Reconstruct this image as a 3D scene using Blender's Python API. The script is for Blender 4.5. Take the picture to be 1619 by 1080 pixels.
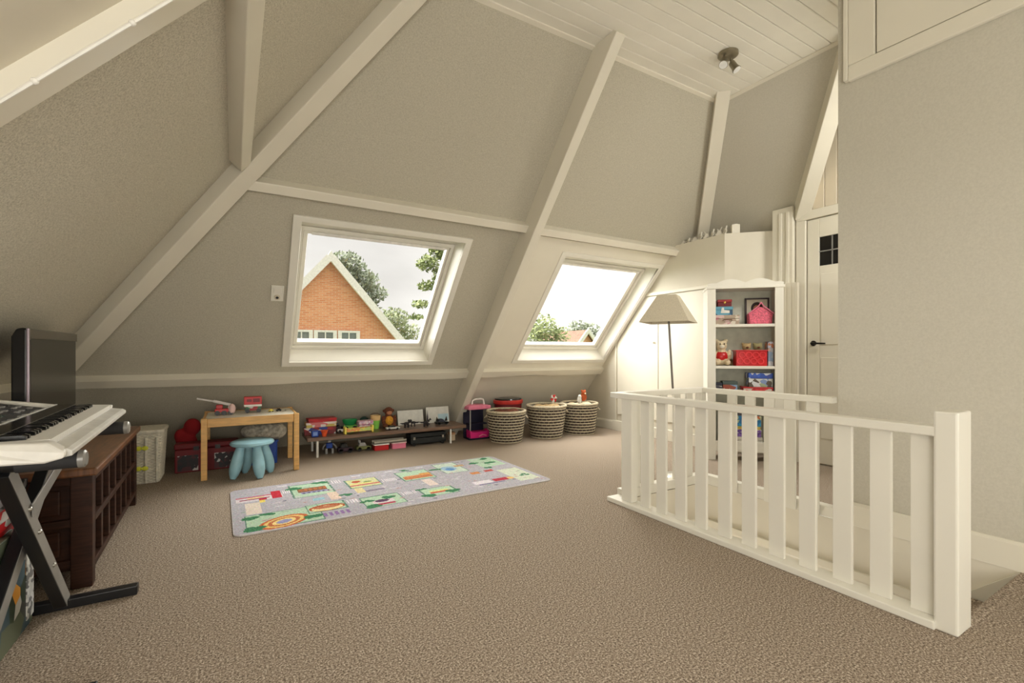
import bpy, math, random
import numpy as np
from mathutils import Vector, Matrix

for o in list(bpy.data.objects):
    bpy.data.objects.remove(o)
S = bpy.context.scene
COL = S.collection
RND = random.Random(7)

# ------------------------------------------------------------------ camera
YAW = math.radians(30.75)
cd = bpy.data.cameras.new('camera')
cam = bpy.data.objects.new('camera', cd); COL.objects.link(cam)
cam.location = (0, 0, 1.05)
cam.rotation_euler = (math.radians(90), 0, -YAW)
cd.sensor_width = 36; cd.lens = 739 / 1619 * 36
cd.shift_y = 17 / 1619
cd.clip_start = 0.05; cd.clip_end = 300
S.camera = cam

# ------------------------------------------------------------------ exposure
vs = S.view_settings
vs.view_transform = 'Standard'; vs.look = 'None'; vs.gamma = 1; vs.use_curve_mapping = False
vs.exposure = 0.62

# ------------------------------------------------------------------ sky
def lin(c):
    c = c / 255.0
    return c / 12.92 if c <= 0.04045 else ((c + 0.055) / 1.055) ** 2.4
def rgb(r, g, b): return (lin(r), lin(g), lin(b), 1.0)

W = bpy.data.worlds.new('overcast_sky'); S.world = W; W.use_nodes = True
nt = W.node_tree; nt.nodes.clear()
def nn(t, typ, **kw):
    n = t.nodes.new(typ)
    for k, v in kw.items(): setattr(n, k, v)
    return n
out = nn(nt, 'ShaderNodeOutputWorld'); bg = nn(nt, 'ShaderNodeBackground')
tc = nn(nt, 'ShaderNodeTexCoord')
mp = nn(nt, 'ShaderNodeMapping'); mp.inputs['Scale'].default_value = (1, 1, 2.6)
nz = nn(nt, 'ShaderNodeTexNoise'); nz.inputs['Scale'].default_value = 3.2; nz.inputs['Detail'].default_value = 5
cr = nn(nt, 'ShaderNodeValToRGB')
cr.color_ramp.elements[0].position = 0.36; cr.color_ramp.elements[0].color = (0.84, 0.81, 0.77, 1)
cr.color_ramp.elements[1].position = 0.66; cr.color_ramp.elements[1].color = (1.0, 0.97, 0.92, 1)
nt.links.new(tc.outputs['Generated'], mp.inputs['Vector']); nt.links.new(mp.outputs[0], nz.inputs['Vector'])
nt.links.new(nz.outputs['Fac'], cr.inputs['Fac']); 
sx = nn(nt, 'ShaderNodeSeparateXYZ'); mr = nn(nt, 'ShaderNodeMapRange'); mr.interpolation_type = 'SMOOTHSTEP'
mr.inputs['From Min'].default_value = 0.25; mr.inputs['From Max'].default_value = 0.62; mr.inputs['To Min'].default_value = 1.0; mr.inputs['To Max'].default_value = 1.6
vm = nn(nt, 'ShaderNodeVectorMath', operation='SCALE')
nt.links.new(tc.outputs['Generated'], sx.inputs[0]); nt.links.new(sx.outputs['X'], mr.inputs['Value'])
nt.links.new(cr.outputs['Color'], vm.inputs[0]); nt.links.new(mr.outputs[0], vm.inputs['Scale']); nt.links.new(vm.outputs[0], bg.inputs['Color'])
bg.inputs['Strength'].default_value = 0.66
nt.links.new(bg.outputs[0], out.inputs['Surface'])

# ------------------------------------------------------------------ sun behind thin cloud, added fill lamps in place of daylight
def light(name, kind, loc, target, energy, color, **kw):
    l = bpy.data.lights.new(name, kind); l.energy = energy; l.color = color
    for k, v in kw.items(): setattr(l, k, v)
    o = bpy.data.objects.new(name, l); COL.objects.link(o); o.location = loc
    d = Vector(target) - Vector(loc)
    o.rotation_euler = d.to_track_quat('-Z', 'Y').to_euler()
    return o
light('veiled_sun', 'SUN', (1.2, 12, 8.5), (2.2, 2.5, 0), 16.5, (1.0, 0.972, 0.91), angle=math.radians(110))
light('rear_fill', 'AREA', (0.3, -2.05, 1.15), (1.0, 3.0, 3.4), 54.0, (1.0, 0.985, 0.93), shape='RECTANGLE', size=3.4, size_y=1.6)  # unseen fill added behind the camera for the room and ceiling
light('rear_left_fill', 'AREA', (-0.75, -1.2, 1.25), (3.2, 1.2, 0.7), 27.0, (1.0, 0.985, 0.93), shape='RECTANGLE', size=1.2, size_y=1.0)  # added fill from rear left, aimed at the stair side
light('rear_right_fill', 'AREA', (2.9, -1.7, 1.0), (-1.0, 2.6, 1.7), 14.0, (1.0, 0.985, 0.93), shape='RECTANGLE', size=1.4, size_y=1.4)  # added fill from rear right, brightens the left slope
light('stairwell_fill', 'AREA', (2.8, 2.28, -1.42), (2.8, 1.3, 0.1), 7.0, (1.0, 0.97, 0.91), shape='RECTANGLE', size=0.5, size_y=0.15)  # hidden lamp added to brighten the stairwell walls
light('door_side_fill', 'AREA', (3.9, 0.75, 2.6), (4.3, 2.4, 0.9), 24.0, (1.0, 0.98, 0.92), shape='RECTANGLE', size=0.8, size_y=0.8)  # added out of view to brighten the door side

# ------------------------------------------------------------------ materials
MATS = {}
def mat(name, col, rough=0.5, metal=0.0, nscale=0, namt=0.0, bump=0.0, bscale=None, spec=0.5, detail=3, stretch=None, coat=0):
    """Principled with a procedural mottling (namt) and relief (bump) in object space."""
    if name in MATS: return MATS[name]
    m = bpy.data.materials.new(name); m.use_nodes = True; MATS[name] = m
    t = m.node_tree; p = t.nodes['Principled BSDF']
    p.inputs['Base Color'].default_value = col
    p.inputs['Roughness'].default_value = rough; p.inputs['Metallic'].default_value = metal
    p.inputs['Specular IOR Level'].default_value = spec
    p.inputs['Coat Weight'].default_value = coat
    ns = nscale or 14; na = namt if namt else 0.06
    tcn = nn(t, 'ShaderNodeTexCoord'); vec = tcn.outputs['Object']
    if stretch:
        mpn = nn(t, 'ShaderNodeMapping'); mpn.inputs['Scale'].default_value = stretch
        t.links.new(vec, mpn.inputs['Vector']); vec = mpn.outputs[0]
    n = nn(t, 'ShaderNodeTexNoise'); n.inputs['Scale'].default_value = ns; n.inputs['Detail'].default_value = detail
    t.links.new(vec, n.inputs['Vector'])
    r = nn(t, 'ShaderNodeValToRGB')
    lo = tuple(max(0, c * (1 - na * 1.6)) for c in col[:3]) + (1,); hi = tuple(min(1, c * (1 + na * 1.6)) for c in col[:3]) + (1,)
    r.color_ramp.elements[0].position = 0.3; r.color_ramp.elements[0].color = lo
    r.color_ramp.elements[1].position = 0.7; r.color_ramp.elements[1].color = hi
    t.links.new(n.outputs['Fac'], r.inputs['Fac']); t.links.new(r.outputs['Color'], p.inputs['Base Color'])
    if bump:
        b = nn(t, 'ShaderNodeBump'); b.inputs['Strength'].default_value = bump; b.inputs['Distance'].default_value = 0.004
        n2 = n
        if bscale:
            n2 = nn(t, 'ShaderNodeTexNoise'); n2.inputs['Scale'].default_value = bscale; n2.inputs['Detail'].default_value = 2
            t.links.new(vec, n2.inputs['Vector'])
        t.links.new(n2.outputs['Fac'], b.inputs['Height']); t.links.new(b.outputs[0], p.inputs['Normal'])
    return m

def mat_cells(name, cols, scale=9, rough=0.45, stretch=(1, 1, 1)):
    """printed packaging: irregular patches of a few inks"""
    if name in MATS: return MATS[name]
    m = mat(name, cols[0], rough); t = m.node_tree; p = t.nodes['Principled BSDF']
    tcn = nn(t, 'ShaderNodeTexCoord'); mpn = nn(t, 'ShaderNodeMapping'); mpn.inputs['Scale'].default_value = stretch
    v = nn(t, 'ShaderNodeTexVoronoi'); v.inputs['Scale'].default_value = scale
    s = nn(t, 'ShaderNodeSeparateColor'); r = nn(t, 'ShaderNodeValToRGB'); r.color_ramp.interpolation = 'CONSTANT'
    e = r.color_ramp.elements
    while len(e) < len(cols): e.new(0.5)
    for i, c in enumerate(cols): e[i].position = i / len(cols); e[i].color = c
    t.links.new(tcn.outputs['Object'], mpn.inputs[0]); t.links.new(mpn.outputs[0], v.inputs['Vector'])
    t.links.new(v.outputs['Color'], s.inputs[0]); t.links.new(s.outputs[0], r.inputs['Fac']); t.links.new(r.outputs['Color'], p.inputs['Base Color'])
    return m

def mat_ramp_noise(name, stops, scale, rough=0.9, bump=0.5, bdist=0.004, detail=2, tex='noise'):
    if name in MATS: return MATS[name]
    m = mat(name, stops[0][1], rough); t = m.node_tree; p = t.nodes['Principled BSDF']
    tcn = nn(t, 'ShaderNodeTexCoord')
    n = nn(t, 'ShaderNodeTexNoise'); n.inputs['Scale'].default_value = scale; n.inputs['Detail'].default_value = detail
    n.inputs['Roughness'].default_value = 0.85 if detail > 4 else 0.7
    r = nn(t, 'ShaderNodeValToRGB'); e = r.color_ramp.elements
    while len(e) < len(stops): e.new(0.5)
    for i, (q, c) in enumerate(stops): e[i].position = q; e[i].color = c
    b = nn(t, 'ShaderNodeBump'); b.inputs['Strength'].default_value = bump; b.inputs['Distance'].default_value = bdist
    t.links.new(tcn.outputs['Object'], n.inputs['Vector']); t.links.new(n.outputs['Fac'], r.inputs['Fac'])
    t.links.new(r.outputs['Color'], p.inputs['Base Color'])
    t.links.new(n.outputs['Fac'], b.inputs['Height']); t.links.new(b.outputs[0], p.inputs['Normal'])
    p.inputs['Specular IOR Level'].default_value = 0.1
    return m

paint = mat('cream_gloss_paint', rgb(228, 222, 206), 0.38, nscale=3, namt=0.015)
paint_rail = mat('white_satin_paint', rgb(232, 228, 216), 0.35, nscale=3, namt=0.012)
paint_wall = mat('cream_wall_paint', rgb(222, 215, 198), 0.6, nscale=4, namt=0.02, bump=0.06, bscale=60)
wallpaper = mat_ramp_noise('textured_grey_wallpaper', [(0.30, rgb(178, 172, 155)), (0.5, rgb(190, 184, 167)), (0.72, rgb(200, 194, 177))], 120, 0.85, 0.3, 0.003)
wallpaper_fine = mat_ramp_noise('linen_wallpaper', [(0.30, rgb(198, 193, 179)), (0.7, rgb(207, 202, 188))], 90, 0.8, 0.15, 0.002)
ceil_m = mat('ceiling_board_paint', rgb(238, 234, 221), 0.45, nscale=4, namt=0.015)
wallpaper_left = mat_ramp_noise('grained_wallpaper', [(0.32, rgb(180, 174, 158)), (0.5, rgb(206, 200, 184)), (0.70, rgb(222, 216, 200))], 150, 0.85, 0.6, 0.003)
carpet = mat_ramp_noise('speckled_loop_carpet', [(0.38, rgb(58, 49, 43)), (0.46, rgb(124, 109, 95)), (0.53, rgb(166, 150, 133)), (0.62, rgb(236, 223, 206))], 140, 0.95, 0.12, 0.003, 6)
dark_wood = mat('dark_oak', rgb(54, 30, 18), 0.5, nscale=9, namt=0.25, stretch=(1, 1, 8), spec=0.25)
top_wood = mat('worn_oak_top', rgb(112, 72, 42), 0.42, nscale=8, namt=0.2, stretch=(9, 1, 1), coat=0.2)
pine = mat('lacquered_pine', rgb(214, 166, 98), 0.4, nscale=8, namt=0.10, stretch=(1, 6, 6))
walnut = mat('brown_veneer', rgb(118, 92, 74), 0.35, nscale=7, namt=0.16, stretch=(1, 10, 10))
black = mat('black_plastic', rgb(22, 22, 24), 0.35)
black_gloss = mat('gloss_black', rgb(12, 11, 13), 0.16)
screen_m = mat('dark_screen_glass', rgb(38, 36, 32), 0.2, spec=0.5)
steel = mat('brushed_steel', rgb(180, 178, 172), 0.3, 0.9)
grey_metal = mat('grey_painted_metal', rgb(150, 148, 144), 0.4, 0.3)
white_pl = mat('white_plastic', rgb(236, 233, 226), 0.35)
silver_pl = mat('silver_plastic', rgb(214, 212, 206), 0.35)
red_m = mat('red_plastic', rgb(196, 32, 34), 0.35)
red_dark = mat('dark_red_fabric', rgb(110, 16, 24), 0.6)
blue_m = mat('blue_plastic', rgb(32, 74, 168), 0.35)
aqua = mat('pale_blue_plastic', rgb(150, 194, 208), 0.4)
green_m = mat('green_plastic', rgb(42, 150, 84), 0.35)
lime_m = mat('lime_plastic', rgb(138, 208, 88), 0.35)
yellow_m = mat('yellow_plastic', rgb(232, 214, 92), 0.4)
orange_m = mat('orange_plastic', rgb(232, 92, 48), 0.4)
pink_m = mat('pink_plastic', rgb(232, 128, 156), 0.4)
hotpink = mat('hot_pink_plastic', rgb(222, 40, 128), 0.35)
brown_pl = mat('brown_plush', rgb(104, 58, 38), 0.95, nscale=60, namt=0.3, bump=0.4)
mustard = mat('mustard_plush', rgb(212, 150, 48), 0.95, nscale=60, namt=0.2, bump=0.3)
cream_pl = mat('cream_plush', rgb(224, 206, 172), 0.95, nscale=50, namt=0.12, bump=0.4)
beige_pl = mat('beige_plush', rgb(176, 150, 108), 0.95, nscale=50, namt=0.2, bump=0.4)
shade_m = mat('linen_shade', rgb(206, 196, 174), 0.9, nscale=120, namt=0.06, bump=0.15)
canvas = mat('white_card', rgb(226, 224, 216), 0.7)
navy = mat('navy_plastic', rgb(24, 28, 48), 0.45)
wicker = mat('white_wicker', rgb(222, 216, 200), 0.6, nscale=40, namt=0.1)
straw = mat('cream_straw', rgb(206, 194, 168), 0.8, nscale=60, namt=0.16, bump=0.4)
straw_dark = mat('dark_straw', rgb(54, 42, 38), 0.8, nscale=60, namt=0.3, bump=0.4)

def glass_mat():
    m = bpy.data.materials.new('window_glass'); m.use_nodes = True; t = m.node_tree; t.nodes.clear()
    o = nn(t, 'ShaderNodeOutputMaterial'); mx = nn(t, 'ShaderNodeMixShader'); tr = nn(t, 'ShaderNodeBsdfTransparent'); g = nn(t, 'ShaderNodeBsdfGlossy')
    f = nn(t, 'ShaderNodeFresnel'); f.inputs['IOR'].default_value = 1.25
    tr.inputs['Color'].default_value = (0.97, 0.975, 0.965, 1); g.inputs['Roughness'].default_value = 0.02
    t.links.new(f.outputs[0], mx.inputs[0]); t.links.new(tr.outputs[0], mx.inputs[1]); t.links.new(g.outputs[0], mx.inputs[2]); t.links.new(mx.outputs[0], o.inputs[0])
    return m
glass = glass_mat()

# ------------------------------------------------------------------ mesh helpers
class MB:
    def __init__(s): s.v = []; s.f = []; s.mi = []; s.cur = 0
    def m(s, i): s.cur = i; return s
    def add(s, vs, fs):
        b = len(s.v); s.v += [tuple(v) for v in vs]
        for f in fs: s.f.append(tuple(b + i for i in f)); s.mi.append(s.cur)
        return s
    def box(s, x0, x1, y0, y1, z0, z1):
        vs = [(x, y, z) for x in (x0, x1) for y in (y0, y1) for z in (z0, z1)]
        return s.add(vs, BOXF)
    def beam(s, a, b, u, w0, w1, n, h0, h1):
        """box between points a and b; cross-section from w0..w1 along u and h0..h1 along n"""
        a, b, u, n = Vector(a), Vector(b), Vector(u).normalized(), Vector(n).normalized()
        vs = [p + u * w + n * h for p in (a, b) for w in (w0, w1) for h in (h0, h1)]
        return s.add(vs, BOXF)
    def bar(s, a, b, w, h, up=(0, 0, 1)):
        a, b = Vector(a), Vector(b); d = (b - a).normalized(); u = d.cross(Vector(up))
        if u.length < 1e-4: u = d.cross(Vector((0, 1, 0)))
        u.normalize(); n = u.cross(d)
        return s.beam(a, b, u, -w / 2, w / 2, n, -h / 2, h / 2)
    def poly(s, pts): return s.add(pts, [tuple(range(len(pts)))])
    def prism(s, pts, vec):
        """closed outline pts (3D, planar) pushed along vec"""
        n = len(pts); vec = Vector(vec)
        vs = [Vector(p) for p in pts] + [Vector(p) + vec for p in pts]
        fs = [tuple(range(n))[::-1], tuple(range(n, 2 * n))] + [(i, (i + 1) % n, n + (i + 1) % n, n + i) for i in range(n)]
        return s.add(vs, fs)
    def tube(s, pts, r, n=8, cap=True):
        pts = [Vector(p) for p in pts]; rs = r if isinstance(r, (list, tuple)) else [r] * len(pts)
        vs = []; prev = None
        for i, p in enumerate(pts):
            d = (pts[min(i + 1, len(pts) - 1)] - pts[max(i - 1, 0)]).normalized()
            if prev is None:
                u = d.cross(Vector((0, 0, 1)))
                if u.length < 1e-3: u = d.cross(Vector((0, 1, 0)))
            else: u = prev - d * prev.dot(d)
            u.normalize(); prev = u; w = d.cross(u)
            for k in range(n):
                a = 2 * math.pi * k / n; vs.append(p + (u * math.cos(a) + w * math.sin(a)) * rs[i])
        fs = [(i * n + k, i * n + (k + 1) % n, (i + 1) * n + (k + 1) % n, (i + 1) * n + k) for i in range(len(pts) - 1) for k in range(n)]
        if cap: fs += [tuple(range(n))[::-1], tuple(range((len(pts) - 1) * n, len(pts) * n))]
        return s.add(vs, fs)
    def lathe(s, prof, c=(0, 0, 0), n=20, sx=1, sy=1, cap=True):
        vs = []
        for r, z in prof:
            for k in range(n):
                a = 2 * math.pi * k / n; vs.append((c[0] + r * math.cos(a) * sx, c[1] + r * math.sin(a) * sy, c[2] + z))
        L = len(prof)
        fs = [(i * n + k, i * n + (k + 1) % n, (i + 1) * n + (k + 1) % n, (i + 1) * n + k) for i in range(L - 1) for k in range(n)]
        if cap: fs += [tuple(range(n))[::-1], tuple(range((L - 1) * n, L * n))]
        return s.add(vs, fs)
    def ring(s, R, r, z, n=28, k=6, c=(0, 0), flat=1.0):
        vs = [(c[0] + (R + r * math.cos(b)) * math.cos(a), c[1] + (R + r * math.cos(b)) * math.sin(a), z + r * flat * math.sin(b))
              for a in [2 * math.pi * i / n for i in range(n)] for b in [2 * math.pi * j / k for j in range(k)]]
        return s.add(vs, [(i * k + j, ((i + 1) % n) * k + j, ((i + 1) % n) * k + (j + 1) % k, i * k + (j + 1) % k) for i in range(n) for j in range(k)])
    def ball(s, c, r, n=14, m=9):
        rx, ry, rz = r if isinstance(r, (tuple, list)) else (r, r, r)
        prof = [(math.sin(math.pi * i / m), -math.cos(math.pi * i / m)) for i in range(m + 1)]
        prof[0] = (0.02, -1); prof[-1] = (0.02, 1)
        vs = [(c[0] + q * rx * math.cos(2 * math.pi * k / n), c[1] + q * ry * math.sin(2 * math.pi * k / n), c[2] + z * rz) for q, z in prof for k in range(n)]
        fs = [(i * n + k, i * n + (k + 1) % n, (i + 1) * n + (k + 1) % n, (i + 1) * n + k) for i in range(m) for k in range(n)]
        fs += [tuple(range(n))[::-1], tuple(range(m * n, (m + 1) * n))]
        return s.add(vs, fs)
    def mesh(s, name, mats, smooth=False):
        me = bpy.data.meshes.new(name); me.from_pydata(s.v, [], s.f)
        for m in (mats if isinstance(mats, (list, tuple)) else [mats]): me.materials.append(m)
        me.polygons.foreach_set('material_index', s.mi)
        if smooth: me.polygons.foreach_set('use_smooth', [True] * len(s.f))
        me.update(); return me
    def build(s, name, mats, parent=None, smooth=False, bevel=0, **kw):
        o = bpy.data.objects.new(name, s.mesh(name, mats, smooth)); COL.objects.link(o)
        if parent: o.parent = parent
        if bevel:
            b = o.modifiers.new('bevel', 'BEVEL'); b.width = bevel; b.segments = 2; b.limit_method = 'ANGLE'
        if smooth:
            b = o.modifiers.new('autosmooth', 'EDGE_SPLIT'); b.split_angle = math.radians(40)
        for k, v in kw.items(): o[k] = v
        return o
BOXF = [(0, 1, 3, 2), (4, 6, 7, 5), (0, 4, 5, 1), (2, 3, 7, 6), (0, 2, 6, 4), (1, 5, 7, 3)]

def thing(name, label, cat, loc=(0, 0, 0), rz=0, group=None):
    o = bpy.data.objects.new(name, None); COL.objects.link(o); o.empty_display_size = 0.1
    o.location = loc; o.rotation_euler = (0, 0, rz); o['label'] = label; o['category'] = cat
    if group: o['group'] = group
    return o
def tag(o, label, cat, group=None):
    o['label'] = label; o['category'] = cat
    if group: o['group'] = group
    return o
def struct(o): o['kind'] = 'structure'; return o
def sgroup(name, loc=(0, 0, 0)):
    o = bpy.data.objects.new(name, None); COL.objects.link(o); o.location = loc; o['kind'] = 'structure'; return o
def dup(root, loc, rz=0, label=None):
    r = root.copy(); COL.objects.link(r); r.location = loc; r.rotation_euler = (0, 0, rz)
    if label: r['label'] = label
    for ch in list(root.children):
        c = ch.copy(); COL.objects.link(c); c.parent = r
        for g in ch.children:
            d = g.copy(); COL.objects.link(d); d.parent = c
    return r
def remesh(o, voxel):
    m = o.modifiers.new('blend', 'REMESH'); m.mode = 'VOXEL'; m.voxel_size = voxel; m.use_smooth_shade = True
    s2 = o.modifiers.new('soften', 'SMOOTH'); s2.iterations = 4; s2.factor = 0.5
    return o

# ------------------------------------------------------------------ room geometry (metres; camera over the origin, X along the window wall, Y towards it)
TB = 1.12; CZ = 3.38; NL = math.hypot(1, TB)
YB = 5.768; XL = -2.068; XR = 6.908            # where the three roof slopes meet the floor
def yb(z): return YB - z / TB
def xl(z): return XL + z / TB
def xr(z): return XR - z / TB
NB = Vector((0, -TB, -1)) / NL                  # inward normals
NLf = Vector((TB, 0, -1)) / NL
NR = Vector((-TB, 0, -1)) / NL
VB = Vector((0, -1, TB)) / NL                   # up-slope of the window wall
REAR = -2.2
WX = 3.24; WE = 1.466                           # tall wall beside the stairs
EX = 4.44                                       # end wall
DX = 4.72                                       # door wall
SX0, SX1, SY0, SY1 = 2.385, 3.24, 0.675, 2.45    # stair opening

# floor with the stair opening
f = MB()
for x0, x1, y0, y1 in [(-2.3, SX0, REAR, 6.0), (SX0, 5.2, REAR, SY0), (SX0, 5.2, SY1, 6.0), (SX1, 5.2, SY0, SY1)]:
    f.box(x0, x1, y0, y1, -0.12, 0.0)
struct(f.build('floor', carpet))

# window wall with two openings
def slope_y(s):  # s = metres up the slope from the floor line -> (y, z)
    return YB - s / NL, s * TB / NL
def s_of_y(y): return (YB - y) * NL
WIN = [dict(n=1, x0=0.45, x1=1.83, gx0=0.525, gx1=1.755), dict(n=2, x0=2.985, x1=4.37, gx0=3.06, gx1=4.27)]
SR0, SR1 = s_of_y(4.905), s_of_y(3.925)
GS0, GS1 = None, None
S_TOP = CZ * NL / TB
def pb(x, s, d=0.0):
    y, z = slope_y(s); p = Vector((x, y, z)) - NB * d   # d = metres outward
    return tuple(p)
w = MB()
xs = [-2.3, 0.45, 1.83, 2.985, 4.37, 5.2]; ss = [-0.15, SR0, SR1, S_TOP + 0.1]
for i in range(5):
    for j in range(3):
        if i in (1, 3) and j == 1: continue
        w.poly([pb(xs[i], ss[j]), pb(xs[i + 1], ss[j]), pb(xs[i + 1], ss[j + 1]), pb(xs[i], ss[j + 1])])
struct(w.build('wall_back', wallpaper))
w = MB()   # outer roof skin so that no light leaks in
for i in range(5):
    for j in range(3):
        if i in (1, 3) and j == 1: continue
        w.poly([pb(xs[i], ss[j], 0.26), pb(xs[i + 1], ss[j], 0.26), pb(xs[i + 1], ss[j + 1], 0.26), pb(xs[i], ss[j + 1], 0.26)])
struct(w.build('wall_roof_skin', mat('roof_tile', rgb(90, 60, 50), 0.8)))
# painted boards in the bay of the second window
b = MB()
s_lo, s_hi = 0.84 * NL / TB, 2.20 * NL / TB
for x0, x1, a, c in [(2.47, 2.985, s_lo, s_hi), (4.37, 4.44, s_lo, s_hi), (2.985, 4.37, s_lo, SR0), (2.985, 4.37, SR1, s_hi)]:
    b.beam(pb(x0, (a + c) / 2), pb(x1, (a + c) / 2), VB, -(c - a) / 2, (c - a) / 2, NB, 0.0, 0.014)
struct(b.build('trim_1', paint))
b = MB(); b.beam(pb(2.47, 0.0), pb(4.44, 0.0), VB, 0.0, 0.75 * NL / TB, NB, 0.0, 0.008)
struct(b.build('trim_2', paint_wall))

# left slope, right slope
w = MB(); w.poly([(xl(-0.1), 1.66, -0.1), (xl(-0.1), 6.0, -0.1), (xl(CZ + .1), 6.0, CZ + .1), (xl(CZ + .1), 1.66, CZ + .1)])
struct(w.build('wall_left', wallpaper_left))
w = MB(); w.poly([(xl(-0.1), REAR, -0.1), (xl(-0.1), 1.66, -0.1), (xl(CZ + .1), 1.66, CZ + .1), (xl(CZ + .1), REAR, CZ + .1)]); struct(w.build('wall_left_near', paint_wall))
w = MB(); w.poly([(xr(2.25), 3.9, 2.25), (xr(CZ), 2.75, CZ), (xr(CZ), 1.74, CZ), (DX, 2.49, (XR - DX) * TB), (xr(2.25), 2.7, 2.25)])
struct(w.build('wall_right', wallpaper_fine))
# rear gable and the closing walls out of view
w = MB(); w.poly([(-2.3, REAR, -0.1), (5.2, REAR, -0.1), (5.2, REAR, CZ + .1), (-2.3, REAR, CZ + .1)]); struct(w.build('wall_rear', paint_wall))

# tall wall beside the stairs
w = MB(); w.box(WX, WX + 0.10, REAR, WE, 0.0, CZ); struct(w.build('wall_stairs', wallpaper_fine))
b = MB(); b.prism([(WX, REAR, 0), (WX, REAR, 0.14), (WX - 0.012, REAR, 0.14), (WX - 0.02, REAR, 0.125), (WX - 0.02, REAR, 0)], (0, WE - REAR, 0)); struct(b.build('baseboard_stairs', paint, bevel=0.003))
# hatch high in that wall
h = sgroup('door_1')
fr = MB()
for y0, y1, z0, z1 in [(0.1, 1.40, 2.697, 2.79), (1.262, 1.40, 2.79, CZ), (0.1, 0.24, 2.79, CZ)]: fr.box(WX - 0.03, WX, y0, y1, z0, z1)
fr.build('door_frame', paint, h, bevel=0.006)
p = MB(); p.box(WX - 0.022, WX, 0.247, 1.255, 2.797, CZ); p.build('door_panel', paint, h, bevel=0.003)
p = MB(); p.box(WX - 0.036, WX, 1.40, 1.425, 2.705, CZ); p.build('door_moulding', paint, h, bevel=0.006)

# ceiling: one plank after another
c = MB(); c.box(0.6, 5.0, REAR, 2.85, CZ + 0.02, CZ + 0.06); ceil = struct(c.build('ceiling', ceil_m))
pm = MB(); L = 4.2
pm.prism([(0, 0.0015, 0.022), (0, 0.0015, 0.006), (0, 0.006, 0), (0, 0.099, 0), (0, 0.1035, 0.006), (0, 0.1035, 0.022)], (L, 0, 0))
pme = pm.mesh('plank', ceil_m)
for k in range(47):
    o = bpy.data.objects.new('plank', pme); COL.objects.link(o); o.parent = ceil; o.location = (0.62, 2.745 - 0.105 * (k + 1), CZ)
b = MB(); b.prism([(0.9, 2.75, CZ), (0.9, 2.73, CZ), (0.9, 2.732, CZ - 0.008), (0.9, 2.765, CZ - 0.018)], (3.1, 0, 0)); struct(b.build('trim_4', paint))
b = MB(); b.prism([(xr(CZ), 1.7, CZ), (xr(CZ) - 0.02, 1.7, CZ), (xr(CZ) - 0.018, 1.7, CZ - 0.008), (xr(CZ) + 0.015, 1.7, CZ - 0.018)], (0, 1.05, 0)); struct(b.build('trim_5', paint))

# roof timbers
def timber(name, a, bb, u, w0, w1, n, h0, h1, m=None):
    b = MB(); b.beam(a, bb, u, w0, w1, n, h0, h1); return struct(b.build(name, m or paint, bevel=0.006))
# rafter between the windows
timber('trim_6', pb(2.405, -0.1), pb(2.405, S_TOP + 0.15), (1, 0, 0), -0.045, 0.045, NB, -0.01, 0.205)
# upper purlin (two lengths) and knee purlin (two lengths) on the window wall
SP0, SP1 = s_of_y(3.778), s_of_y(3.729)
for nm, x0, x1 in (('trim_7', 0.0, 2.37), ('trim_8', 2.47, 4.44)):
    timber(nm, pb(x0, (SP0 + SP1) / 2), pb(x1, (SP0 + SP1) / 2), VB, -0.037, 0.037, NB, -0.01, 0.09)
SK0 = s_of_y(5.03)
for nm, x0, x1 in (('trim_9', -1.5, 2.37), ('trim_10', 2.47, 4.44)):
    b = MB(); n = 24
    for i in range(n):     # hand-hewn: its lower edge wanders a little
        xa, xb = x0 + (x1 - x0) * i / n, x0 + (x1 - x0) * (i + 1) / n
        la = lambda x: -0.048 - 0.008 * math.sin(3.1 * x + 1) - 0.005 * math.sin(7.3 * x)
        v = []
        for x in (xa, xb):
            for q, d in ((la(x), -0.01), (la(x), 0.065), (0.045, 0.07), (0.045, -0.01)): v.append(Vector(pb(x, SK0)) + VB * q + NB * d)
        b.add(v, [(1, 5, 6, 2), (0, 4, 5, 1), (2, 6, 7, 3)] + ([(0, 1, 2, 3)] if i == 0 else []) + ([(7, 6, 5, 4)] if i == n - 1 else []))
    struct(b.build(nm, paint))
# hip timbers
def hip(name, sgn, X0, w, p):
    z0, z1 = -0.05, CZ + 0.15
    P = lambda z: Vector((X0 + sgn * z / TB, yb(z), z))
    n = (Vector((sgn * TB, -TB, -2))).normalized(); u = Vector((1, sgn, 0)).normalized()
    return timber(name, P(z0), P(z1), u, -w / 2, w / 2, n, -0.02, p)
hip('trim_11', 1, XL, 0.135, 0.145)
hip('trim_12', -1, XR, 0.12, 0.115)
# purlins and rafter on the left slope
timber('trim_13', (xl(2.318), REAR, 2.318), (xl(2.318), 3.52, 2.318), Vector((1, 0, TB)), -0.043, 0.043, NLf, -0.01, 0.09)
timber('trim_14', (xl(0.80), REAR, 0.80), (xl(0.80), 4.95, 0.80), Vector((1, 0, TB)), -0.05, 0.05, NLf, -0.01, 0.07)
timber('trim_15', (xl(0), 1.71, 0), (xl(CZ), 1.71, CZ), (0, 1, 0), -0.053, 0.053, NLf, -0.01, 0.05)
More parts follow.
